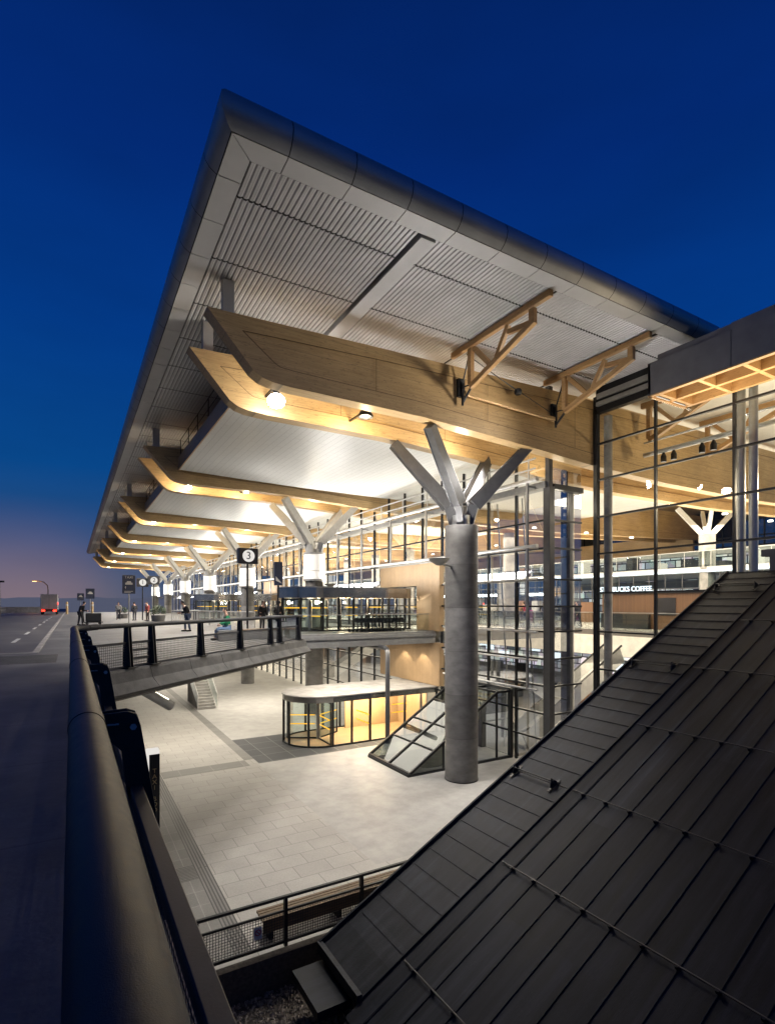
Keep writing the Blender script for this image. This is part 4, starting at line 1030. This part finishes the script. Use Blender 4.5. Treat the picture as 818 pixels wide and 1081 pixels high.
MB().box(3.36, 3.54, 11.29, 11.31, G + .4, G + .66).build('plate', 'sign_grey', sg)
rg = MB(); base = []
for i in range(20):
    a = 2 * PI * i / 20; b = 2 * PI * (i + 1) / 20
    rg.quad((3.45 + .05 * math.cos(a), 11.285, G + .55 + .05 * math.sin(a)), (3.45 + .05 * math.cos(b), 11.285, G + .55 + .05 * math.sin(b)), (3.45 + .07 * math.cos(b), 11.285, G + .55 + .07 * math.sin(b)), (3.45 + .07 * math.cos(a), 11.285, G + .55 + .07 * math.sin(a)))
rg.bar((3.41, 11.284, G + .59), (3.49, 11.284, G + .51), .004, .016, up=(1, 0, 1)).build('red_ring', 'red_paint', sg)

# totem, tube lamp and stairs below the deck
tt = thing('taxi_totem', 'slim dark totem with vertical TAXI BOOKING lettering and lit white edge', 'sign', (2.15, 17.9, G))
MB().box(2.05, 2.35, 17.72, 18.1, G, G + 3.0).build('panel', 'sign_black', tt, bevel=.01)
MB().box(1.98, 2.05, 17.74, 18.08, G + .2, G + 3.0).box(1.98, 2.34, 17.74, 18.08, G + 3.0, G + 3.12).build('light_edge', 'sign_white', tt)
text('lettering', '\n'.join('TAXI BOOKING'), .19, 'gold', tt, (2.2, 17.715, G + 1.55), (1, 0, 0), (0, 0, 1), .004, space=.9)
MB().box(2.12, 2.28, 17.712, 17.716, G + .1, G + .2).build('plate', 'sign_grey', tt)
tl = thing('tube_lamp', 'short slanted grey tube lamp hanging under the deck edge', 'lamp', (2.6, 18, -1))
MB().tube((1.6, 17.2, -.75), (2.7, 18.0, -1.6), .16, 16).box(1.55, 1.75, 17.1, 17.3, -.9, -.6).build('tube', 'steel', tl, smooth=True)
MB().bar((1.85, 17.25, -.82), (2.6, 17.8, -1.38), .05, .04).build('lamp_strip', 'lamp_small', tl)
sr = thing('stair', 'grey concrete stair with glass sides under the deck', 'stair', (8.6, 40, G))
sb = MB()
for i in range(14): sb.box(7.9, 9.1, 40 + i * .3, 44.3, G + i * .17, G + (i + 1) * .17)
sb.build('flight', 'concrete', sr)
for x in (7.82, 9.18):
    MB().quad((x, 39.9, G + .05), (x, 44.2, G + 2.4), (x, 44.2, G + 3.4), (x, 39.9, G + 1.1)).build('side_glass', 'glass_rail', sr)
    MB().tube((x, 39.9, G + 1.1), (x, 44.2, G + 3.4), .03, 8).tube((x, 39.9, G), (x, 39.9, G + 1.1), .03, 8).build('handrail', 'steel_light', sr)
for yy, xx, e in ((27.6, 14, 700), (31, 5, 700), (40, 12, 1000), (55, 8, 900), (75, 8, 900)):
    lamp('AREA', 'under_deck_light', (xx, yy, -.9), e, (1, .9, .74), 1, None, (0, 0, 0), shape='RECTANGLE', size=6, size_y=6)

# ------------------------------------------------------------------ people
def skin_mesh(verts, edges, radii, sub=1):
    me = bpy.data.meshes.new('sk'); me.from_pydata(verts, edges, [])
    o = bpy.data.objects.new('sk', me); C.objects.link(o)
    m = o.modifiers.new('s', 'SKIN')
    if not me.skin_vertices: return None
    for i, r in enumerate(radii):
        me.skin_vertices[0].data[i].radius = (r, r) if not isinstance(r, tuple) else r
        me.skin_vertices[0].data[i].use_root = (i == 0)
    s = o.modifiers.new('d', 'SUBSURF'); s.levels = sub; s.render_levels = sub
    dg = bpy.context.evaluated_depsgraph_get(); dg.update()
    out = bpy.data.meshes.new_from_object(o.evaluated_get(dg))
    V = [tuple(v.co) for v in out.vertices]; F = [tuple(p.vertices) for p in out.polygons]
    bpy.data.objects.remove(o)
    return V, F
def person(label, loc, rot, pose='stand', coat=(.02, .02, .025), legs=(.03, .04, .07), hair=True, group=None, detail=True):
    t = thing('person', label, 'person', (0, 0, 0), group)
    if pose == 'sit':
        hip = .47; J = dict(pel=(0, 0, .5), sp=(0, .0, .75), ch=(0, .03, .98), nk=(0, .06, 1.14), hd=(0, .1, 1.28))
        for s, n in ((-1, 'l'), (1, 'r')):
            J['sh' + n] = (s * .19, .03, 1.03); J['el' + n] = (s * .24, .12, .78); J['wr' + n] = (s * .12, .33, .68)
            J['hp' + n] = (s * .1, .02, .5); J['kn' + n] = (s * .11, .44, .49); J['an' + n] = (s * .1, .5, .09); J['to' + n] = (s * .11, .64, .04)
    else:
        w = {'stand': .02, 'walk': .26}.get(pose, .1); ln_ = .12 if pose == 'lean' else .03
        J = dict(pel=(0, 0, .95), sp=(0, .02, 1.15), ch=(0, .03 + ln_, 1.36), nk=(0, .04 + ln_ * 1.6, 1.5), hd=(0, .07 + ln_ * 2, 1.64))
        for s, n in ((-1, 'l'), (1, 'r')):
            J['sh' + n] = (s * .2, .02 + ln_ * 1.2, 1.42); J['el' + n] = (s * .26, -s * w * .5 + ln_, 1.14)
            J['wr' + n] = (s * .24, -s * w * .8 + .08 + ln_ * 2, .9) if pose != 'lean' else (s * .16, .42, 1.08)
            J['hp' + n] = (s * .1, 0, .92); J['kn' + n] = (s * .11, s * w * .6 + .04, .5); J['an' + n] = (s * .11, s * w, .09); J['to' + n] = (s * .13, s * w + .15, .035)
    names = list(J); ix = {n: i for i, n in enumerate(names)}
    ch = [('pel', 'sp'), ('sp', 'ch'), ('ch', 'nk'), ('nk', 'hd')]
    for n in 'lr': ch += [('ch', 'sh' + n), ('sh' + n, 'el' + n), ('el' + n, 'wr' + n), ('pel', 'hp' + n), ('hp' + n, 'kn' + n), ('kn' + n, 'an' + n), ('an' + n, 'to' + n)]
    rad = dict(pel=.14, sp=.12, ch=.14, nk=.055, hd=.07, sh=.06, el=.042, wr=.03, hp=.085, kn=.058, an=.04, to=.035)
    def R(n): return rad.get(n) or rad[n[:2]]
    V, F = skin_mesh([J[n] for n in names], [(ix[a], ix[b]) for a, b in ch], [R(n) for n in names])
    mb = MB().add(V, F)
    hx, hy, hz = J['hd']
    mb.sphere((hx, hy, hz + .03), .078, .095, .115, 14, 10)
    mb.sphere((hx, hy + .1, hz + .02), .016, .02, .022, 6, 4).sphere((hx - .08, hy, hz + .02), .014, .022, .03, 6, 4).sphere((hx + .08, hy, hz + .02), .014, .022, .03, 6, 4)
    for n, s in (('l', -1), ('r', 1)):       # palm, four curled fingers and a thumb
        w_ = Vector(J['wr' + n]); d = (w_ - Vector(J['el' + n])).normalized(); side = d.cross(Vector((s, 0, 0))).normalized()
        mb.bar(w_, w_ + d * .09, .03, .075, up=side)
        for q, l in enumerate((.07, .08, .075, .06)):
            b0 = w_ + d * .085 + side * (.028 - q * .019); k1 = b0 + d * l * .5; k2 = k1 + d * l * .35 + Vector((-s * .015, 0, 0))
            mb.path([b0, k1, k2], .009, 6)
        b0 = w_ + d * .03 + side * .035; mb.path([b0, b0 + d * .03 + side * .025, b0 + d * .06 + side * .03], .01, 6)
    mb.build('body', 'skin', t, smooth=True)
    for n in 'lr':
        a = Vector(J['an' + n]); b = Vector(J['to' + n])
        MB().bar(a + Vector((0, -.06, -.03)), b + Vector((0, .06, .005)), .1, .1, h2=.07).build('shoe', 'rubber', t, bevel=.02)
    tn = ['pel', 'sp', 'ch', 'shl', 'ell', 'wrl', 'shr', 'elr', 'wrr']; tx = {n: i for i, n in enumerate(tn)}
    tr = dict(pel=.165, sp=.155, ch=.165, sh=.085, el=.065, wr=.05)
    V, F = skin_mesh([J[n] for n in tn], [(tx[a], tx[b]) for a, b in [('pel', 'sp'), ('sp', 'ch'), ('ch', 'shl'), ('shl', 'ell'), ('ell', 'wrl'), ('ch', 'shr'), ('shr', 'elr'), ('elr', 'wrr')]], [tr.get(n) or tr[n[:2]] for n in tn])
    MB().add(V, F).build('jacket', cloth(coat), t, smooth=True)
    tn = ['pel', 'hpl', 'knl', 'anl', 'hpr', 'knr', 'anr']; tx = {n: i for i, n in enumerate(tn)}
    tr = dict(pel=.15, hp=.1, kn=.075, an=.062)
    V, F = skin_mesh([J[n] for n in tn], [(tx[a], tx[b]) for a, b in [('pel', 'hpl'), ('hpl', 'knl'), ('knl', 'anl'), ('pel', 'hpr'), ('hpr', 'knr'), ('knr', 'anr')]], [tr.get(n) or tr[n[:2]] for n in tn])
    MB().add(V, F).build('trousers', cloth(legs), t, smooth=True)
    hb_ = MB().sphere((hx, hy - .018, hz + .055), .09, .1, .105, 14, 8); hb_.build('hair', 'hair', t, smooth=True)
    t.location = loc; t.rotation_euler.z = rot; t['_w'] = tuple(loc)
    return t
D = .03
person('person in a black jacket and blue jeans leaning on the deck near the railing', (5.8, 32.5, D), math.radians(100), 'lean', (.012, .012, .014), (.07, .1, .17))
person('person in a green jacket sitting on the dark block bench', (5.95, 23.95, D - .0), math.radians(90), 'sit', (.01, .16, .07), (.1, .16, .26))
person('person in black with dark hair standing left of the backpacker near the doors', (9.9, 31.6, D), math.radians(200), 'stand', (.012, .012, .014), (.02, .02, .025))
person('person in a dark coat with a blue backpack near the revolving door', (10.45, 30.2, D), math.radians(-40), 'stand', (.015, .013, .013), (.03, .03, .035))
person('person in brown-grey clothes inside the crowd by the revolving door glass', (12.4, 33.6, D), math.radians(40), 'walk', (.12, .06, .05), (.03, .03, .04))
person('person walking in pale clothes on the far pavement', (4.25, 62, D), math.radians(170), 'walk', (.3, .29, .28), (.06, .06, .07), group=None)
person('person in a dark coat on the far pavement beneath the big taxi board', (5.3, 57, D), math.radians(20), 'stand', (.02, .02, .025), (.03, .03, .04))
person('person in dark clothes bent forward pushing a cart across the road', (.6, 46, D), math.radians(-60), 'lean', (.012, .012, .016), (.015, .015, .02))
person('lone dark person at the far left road edge', (-9.6, 62, .01), math.radians(180), 'stand', (.015, .015, .018), (.015, .015, .018))
person('person in a reddish jacket by the planter with the round shrub', (6.3, 55.5, D), math.radians(120), 'stand', (.25, .05, .04), (.05, .04, .04))
person('person in dark clothes standing indoors on the lower floor by the corner', (24.6, 18.6, G + .03), math.radians(90), 'stand', (.02, .02, .02), (.02, .02, .02))

person('person in black on the upper floor seen through the corner glass, left one', (32.5, 30.5, 0), 2.5, 'walk', (.02, .02, .02), (.03, .03, .03))
person('person in red on the upper floor seen through the corner glass', (32.5, 32.5, 0), 1.0, 'stand', (.3, .02, .05), (.03, .03, .03))
person('person in black on the upper floor seen through the narrow return glass', (31.5, 26.3, 0), 1.6, 'walk', (.02, .02, .02), (.03, .03, .03))
# ------------------------------------------------------------------ street furniture on the deck
# block benches
def bench(label, loc):
    t = thing('block_bench', label, 'bench', loc, None)
    x, y, z = loc
    MB().box(x - 1.0, x + 1.0, y - .4, y + .4, z, z + .4).build('base', 'planter', t, bevel=.015)
    MB().box(x - 1.04, x + 1.04, y - .43, y + .43, z + .4, z + .45).build('seat', 'bench_wood', t, bevel=.01)
    return t
bench('dark block bench right of the seated person', (7.4, 24.0, D))
tag(MB().box(5.45, 6.3, 23.55, 24.2, D, D + .44).build('seat_block', 'planter', bevel=.02), 'small dark seat block under the person in green', 'bench')
# luggage trolleys
def trolley():
    t = thing('luggage_trolley', 'black luggage trolley nested in the row on the link deck', 'trolley', (0, 0, 0), 'nested luggage trolleys by the revolving door')
    f = MB()
    for s in (-1, 1): f.path([(0, s * .28, .12), (.06, s * .27, .55), (-.02, s * .26, .98)], .022, 8).tube((0, s * .28, .12), (.75, s * .22, .1), .022, 8)
    f.tube((-.02, -.26, .98), (-.02, .26, .98), .03, 8).tube((.75, -.22, .1), (.75, .22, .1), .022, 8)
    f.build('frame', 'black_paint', t, smooth=True)
    MB().box(.02, .74, -.24, .24, .13, .15).box(.05, .07, -.24, .24, .5, .78).build('platform', 'dark_metal', t)
    MB().box(-.05, .03, -.3, .3, .96, 1.04).build('handle', 'sign_blue', t, bevel=.01)
    MB().box(.1, .38, -.22, .22, .55, .78).build('basket', 'black_paint', t)
    for x, y in ((.05, -.29), (.05, .29), (.7, 0)): MB().tube((x, y - .03, .09), (x, y + .03, .09), .09, 12).build('wheel', 'rubber', t)
    return t
tr = trolley()
for i in range(13):
    o = tr if i == 0 else copy_tree(tr, (0, 0, 0))
    o.location = (14.3 + i * .235, 27.25, D); o.rotation_euler.z = PI; o['_w'] = tuple(o.location)
# round numbered taxi signs on poles
def num_sign(n, label, x, y, zc, s=.8, pole=True):
    t = thing('number_sign', label, 'sign', (x, y, 0), 'numbered black taxi stand signs')
    h = s * .42
    MB().box(x - h * 1.25, x + h * 1.25, y - .22, y + .22, zc - h, zc + h).build('box', 'sign_black', t, bevel=.02)
    # disc faces the camera side
    disc = MB(); c = (x, y - .225, zc); r = h * .78
    disc.add([(c[0] + r * math.cos(2 * PI * i / 28), c[1], c[2] + r * math.sin(2 * PI * i / 28)) for i in range(28)], [tuple(range(28))]); disc.build('disc', 'sign_white', t)
    text('numeral', str(n), h * 1.35, 'sign_black', t, (x, y - .228, zc), (1, 0, 0), (0, 0, 1), .004)
    MB().tube((x, y, D), (x, y, zc - h), .05, 10).build('pole', 'dark_metal', t)
    return t
num_sign(3, 'large black box sign with white disc numbered 3 on a dark pole', 8.05, 28.2, 4.15, .98)
num_sign(1, 'small far black box sign with white disc numbered 1', 6.1, 58.0, 3.75, 1.0)
num_sign(2, 'small far black box sign with white disc numbered 2', 7.0, 57.0, 3.95, 1.0)
def board(label, x, y, z0, z1, w, kind):
    t = thing('taxi_board', label, 'sign', (x, y, 0), None)
    MB().box(x - w / 2, x + w / 2, y - .06, y + .06, z0, z1).build('panel', 'sign_blue', t, bevel=.015)
    MB().tube((x, y, 0), (x, y, z0), .05, 10).build('pole', 'steel', t)
    s = w; zc = z0 + (z1 - z0) * .56; yf = y - .066
    p = MB().box(x - s * .28, x + s * .28, yf, yf + .004, zc - s * .12, zc + s * .04)       # car pictogram
    p.prism([(x - s * .2, yf, zc + s * .04), (x + s * .2, yf, zc + s * .04), (x + s * .13, yf, zc + s * .18), (x - s * .13, yf, zc + s * .18)], (0, .004, 0))
    p.build('car_pictogram', 'sign_grey', t)
    if kind:
        text('lettering', 'TAXI', s * .3, 'sign_grey', t, (x, yf, z1 - s * .2), (1, 0, 0), (0, 0, 1), .004)
        MB().prism([(x - s * .32, yf, z0 + s * .52), (x - s * .2, yf, z0 + s * .52), (x - s * .26, yf, z0 + s * .64)], (0, .004, 0)).box(x - s * .275, x - s * .245, yf, yf + .004, z0 + s * .4, z0 + s * .52).box(x - s * .35, x + s * .3, yf, yf + .004, z0 + s * .18, z0 + s * .22).box(x - s * .35, x + s * .15, yf, yf + .004, z0 + s * .08, z0 + s * .12).build('arrow', 'sign_grey', t)
    return t
board('large dark blue taxi board with pale car symbol on a pole', 4.0, 47.6, 2.45, 3.95, .95, True)
board('middle sized distant blue taxi board on a pole, left of the largest one', 2.1, 78, 2.3, 3.6, 1.0, False)
board('smallest distant blue taxi board, farthest left of the three', 1.5, 112, 2.3, 3.6, 1.1, False)
bs = thing('direction_sign', 'tall narrow dark blue sign with pale arrow beside the entrance canopy', 'sign', (9.9, 28.6, 0), None)
MB().box(9.66, 10.1, 28.5, 28.7, 2.65, 3.95).build('panel', 'sign_blue', bs, bevel=.02); MB().tube((9.88, 28.6, D), (9.88, 28.6, 2.7), .05, 10).build('pole', 'dark_metal', bs)
MB().prism([(9.7, 28.49, 2.9), (10.06, 28.49, 2.75), (9.7, 28.49, 3.15)], (0, .004, 0)).build('arrow', 'sign_grey', bs)
# planter with round shrub, queue barriers
def planter(label, x, y, s):
    t = thing('planter', label, 'planter', (x, y, D), None)
    MB().lathe(x, y, [(.55 * s, D), (.62 * s, D + .55 * s), (.55 * s, D + .55 * s), (.5 * s, D + .45 * s)], 18).build('pot', 'planter', t, smooth=True)
    lf = MB()
    for i in range(700):
        a = random.random() * 2 * PI; b = math.asin(random.uniform(-.6, 1)); r = s * (.62 + random.uniform(-.22, .08)) * (1 + .15 * math.sin(3 * a))
        c = Vector((x + r * math.cos(a) * math.cos(b), y + r * math.sin(a) * math.cos(b), D + .95 * s + r * .8 * math.sin(b)))
        u = Vector((random.uniform(-1, 1), random.uniform(-1, 1), random.uniform(-1, 1))).normalized(); w = u.cross(Vector((0, 0, 1))).normalized(); q = .075 * s
        lf.quad(c - u * q, c + w * q * .5, c + u * q, c - w * q * .5)
    lf.build('shrub', 'leaf', t)
    return t
planter('dark planter with round leafy shrub beneath the numbered signs', 6.9, 53, 1.0)
planter('far dark planter with shrub on the pavement, beyond the taxi board', 4.9, 66, .9)
def barrier(x, y, label, rot=0):
    t = thing('crowd_barrier', label, 'barrier', (0, 0, 0), 'grey queue barriers on the deck')
    f = MB().path([(0, 0, 0), (0, 0, 1.05), (2.2, 0, 1.05), (2.2, 0, 0)], .03, 8).tube((0, 0, .2), (2.2, 0, .2), .02, 6)
    for i in range(1, 12): f.tube((i * .185, 0, .2), (i * .185, 0, 1.05), .012, 6)
    f.build('frame', 'steel', t)
    for q in (0, 2.2): MB().box(q - .03, q + .03, -.25, .25, 0, .03).build('foot', 'steel', t)
    t.location = (x, y, D); t.rotation_euler.z = rot
    return t
b0 = barrier(7.2, 47.5, 'grey tubular queue barrier on the deck behind the person in jeans')
for i in range(5):
    c = copy_tree(b0, (7.4 + (i + 1) * .5, 47.5 - (i + 1) * 2.1, D), 'grey tubular queue barrier on the deck behind the person in jeans', math.radians(-76))
# cart pushed across the road
ca = thing('hand_cart', 'dark loaded hand cart in front of the bent person on the road', 'cart', (1.4, 46.5, D))
MB().box(.95, 2.0, 46.2, 46.9, D + .25, D + .9).build('load', 'black_paint', ca, bevel=.06)
MB().box(.85, 2.1, 46.15, 46.95, D + .18, D + .24).tube((.85, 46.25, D + .2), (.75, 46.25, D + 1.05), .025, 8).tube((.85, 46.85, D + .2), (.75, 46.85, D + 1.05), .025, 8).tube((.75, 46.25, D + 1.05), (.75, 46.85, D + 1.05), .025, 8).build('frame', 'dark_metal', ca)
for x in (1.05, 1.9):
    for y in (46.2, 46.9): MB().tube((x, y - .03, D + .1), (x, y + .03, D + .1), .1, 12).build('wheel', 'rubber', ca)
# box truck
tk = thing('box_truck', 'grey box truck driving away with red tail lamps lit', 'truck', (-2.9, 97, 0))
tx, ty = -2.9, 97.
MB().box(tx - 1.1, tx + 1.1, ty, ty + 5.2, .85, 3.15).build('cargo_box', 'truck_body', tk, bevel=.06)
MB().box(tx - 1.13, tx + 1.13, ty + 5.3, ty + 7.2, .55, 2.7).build('cab', 'truck_body', tk, bevel=.12)
MB().box(tx - .9, tx + .9, ty + .1, ty + 7, .5, .85).box(tx - 1.1, tx + 1.1, ty - .1, ty + .05, .45, .62).build('chassis', 'dark_metal', tk)
for s in (-1, 1):
    MB().box(tx + s * .98 - .03, tx + s * .98 + .03, ty - .03, ty - .004, 1.0, 3.0).build('door_hinge', 'steel', tk)
    MB().box(tx + s * .75 - .22, tx + s * .75 + .22, ty - .13, ty - .1, .5, .74).build('tail_lamp', 'tail_red', tk)
    for y in (ty + 1.2, ty + 6.2): w = MB().tube((tx + s * .85, y, .45), (tx + s * 1.08, y, .45), .45, 20).build('wheel', 'rubber', tk)
MB().box(tx - .012, tx + .012, ty - .02, ty - .003, .9, 3.1).build('door_seam', 'dark_metal', tk)
MB().box(tx + 1.1, tx + 1.16, ty + .1, ty + .45, 1.5, 1.9).build('side_lamp', 'tail_red', tk)
lamp('POINT', 'tail_glow', (tx, ty - .9, .6), 7, (1, .05, .03), .2, tk)
# floodlight masts and street lamp
def mast(label, x, y, h):
    t = thing('lamp_mast', label, 'lamp post', (x, y, 0), 'unlit lamp masts left of the road')
    MB().tube((x, y, 0), (x, y, h), .16, 10, r2=.11).build('pole', 'steel_arm', t)
    MB().box(x - .55, x + .55, y - .2, y + .2, h, h + .22).build('head', 'dark_metal', t, bevel=.03)
mast('taller unlit lamp mast farthest left beside the road', -8.9, 76, 5.1)
mast('shorter unlit lamp mast between the tall mast and street lamp', -7.9, 84, 4.4)
sl2 = thing('street_lamp', 'glowing orange street lamp on an arched arm left of the truck', 'street lamp', (-6.0, 128, 0))
MB().path([(-4.0, 128, G), (-4.0, 128, 4.6), (-4.1, 128, 5.4), (-4.8, 128, 6.1), (-6.0, 128, 6.3)], .1, 10).build('pole', 'steel_arm', sl2, smooth=True)
MB().box(-6.7, -5.9, 127.85, 128.15, 6.22, 6.36).build('head', 'dark_metal', sl2); MB().box(-6.65, -5.95, 127.88, 128.12, 6.14, 6.22).build('lens', 'sodium', sl2)
lamp('POINT', 'sodium_glow', (-6.3, 127.5, 5.9), 350, (1, .42, .12), .3, sl2)
# far roadside barrier and pylons
fb_ = thing('roadside_barrier', 'low pale barrier wall lit orange at the far end of the road', 'barrier', (-8, 122, 0))
MB().box(-16, -2.6, 121.5, 121.8, 0, 1.1).build('wall', 'concrete', fb_)
MB().box(-15, -10.2, 70, 70.06, .0, .05).build('foot_strip', 'concrete', fb_)
lf_ = thing('guard_fence', 'thin grey guard fence along the far left road edge', 'fence', (-10, 70, 0))
f = MB().tube((-10.2, 52, 1.0), (-10.2, 118, 1.0), .04, 6).tube((-10.2, 52, .55), (-10.2, 118, .55), .03, 6)
for i in range(34): f.tube((-10.2, 52 + i * 2, 0), (-10.2, 52 + i * 2, 1.0), .035, 6)
f.build('rail', 'steel', lf_)
for i, (x, y) in enumerate(((-.55, 100), (3.0, 100))):
    t = thing('marker_post', ['pale yellow marker post right of the truck', 'pale yellow marker post beyond the cart'][i], 'post', (x, y, 0))
    MB().lathe(x, y, [(.16, 0), (.16, 1.9), (.1, 2.0)], 12).build('post', surf('marker_yellow%d' % i, (.55, .4, .2), .5), t)
    MB().lathe(x, y, [(.17, 1.3), (.17, 1.6)], 12, cap=False).build('band', 'sign_grey', t)

# ------------------------------------------------------------------ world, sun, camera
w = bpy.data.worlds.new('World'); sc.world = w; w.use_nodes = True
nt = w.node_tree; nt.nodes.clear()
out = nt.nodes.new('ShaderNodeOutputWorld')
tc = N(nt, 'ShaderNodeTexCoord'); nz = N(nt, 'ShaderNodeVectorMath'); nz.operation = 'NORMALIZE'; L(nt, tc.outputs['Generated'], nz.inputs[0])
sx = N(nt, 'ShaderNodeSeparateXYZ'); L(nt, nz.outputs[0], sx.inputs[0])
col = ramp(nt, sx.outputs['Z'], [(0., (.07, .1, .165)), (.035, (.048, .09, .175)), (.1, (.018, .072, .195)), (.22, (.002, .058, .235)), (.42, (.0008, .041, .235)), (.62, (.0008, .022, .165)), (1., (.0008, .009, .065))])
# warm haze low over the road, north-west
dp = N(nt, 'ShaderNodeVectorMath'); dp.operation = 'DOT_PRODUCT'; L(nt, nz.outputs[0], dp.inputs[0]); dp.inputs[1].default_value = Vector((-.075, 1, .035)).normalized()
gl_ = ramp(nt, dp.outputs['Value'], [(.972, 0.), (.99, .3), (.9992, 1.)])
lowm = ramp(nt, sx.outputs['Z'], [(-.02, 1.), (.03, .95), (.17, 0.)])
gm = mixcol(nt, 1., gl_, lowm, 'MULTIPLY')
gc = mixcol(nt, 1., gm, (.16, .07, .035), 'MULTIPLY')
col = mixcol(nt, 1., col, gc, 'ADD')
hz_ = N(nt, 'ShaderNodeTexNoise'); hz_.inputs['Scale'].default_value = 2.2; hz_.inputs['Detail'].default_value = 5
mpz = N(nt, 'ShaderNodeMapping'); mpz.inputs['Scale'].default_value = (1, 1, 3.5); L(nt, nz.outputs[0], mpz.inputs['Vector']); L(nt, mpz.outputs[0], hz_.inputs['Vector'])
col = mixcol(nt, 1., col, ramp(nt, hz_.outputs['Fac'], [(.3, .9), (.7, 1.1)]), 'MULTIPLY')
sky = N(nt, 'ShaderNodeTexSky'); sky.sky_type = 'NISHITA'; sky.sun_disc = False; sky.sun_elevation = math.radians(-4.5); sky.sun_rotation = math.radians(-50)
b1 = N(nt, 'ShaderNodeBackground'); L(nt, col, b1.inputs[0]); b1.inputs[1].default_value = 1.
b2 = N(nt, 'ShaderNodeBackground'); L(nt, sky.outputs[0], b2.inputs[0]); b2.inputs[1].default_value = .012
ad = N(nt, 'ShaderNodeAddShader'); L(nt, b1.outputs[0], ad.inputs[0]); L(nt, b2.outputs[0], ad.inputs[1]); L(nt, ad.outputs[0], out.inputs[0])

f_px, u0, vh = 565., 75., 638.
yaw = math.atan((409 - u0) / f_px)
cd = bpy.data.cameras.new('Camera'); cam = bpy.data.objects.new('Camera', cd); C.objects.link(cam); sc.camera = cam
cam.location = (0, 0, 1.6); cam.rotation_euler = (PI / 2, 0, -yaw)
cd.sensor_fit = 'HORIZONTAL'; cd.sensor_width = 36; cd.lens = 36 * f_px / 818
cd.shift_y = (vh - 540.5) / 818; cd.clip_start = .05; cd.clip_end = 4000

for o in bpy.data.objects:
    if '_w' in o.keys(): del o['_w']
sc.view_settings.view_transform = 'Standard'; sc.view_settings.look = 'None'; sc.view_settings.exposure = 0
cy = sc.cycles
cy.use_denoising = True; cy.max_bounces = 8; cy.diffuse_bounces = 3; cy.glossy_bounces = 3; cy.transparent_max_bounces = 24; cy.transmission_bounces = 2
cy.sample_clamp_indirect = 4.; cy.caustics_reflective = False; cy.caustics_refractive = False
try: cy.denoiser = 'OPENIMAGEDENOISE'
except Exception: pass
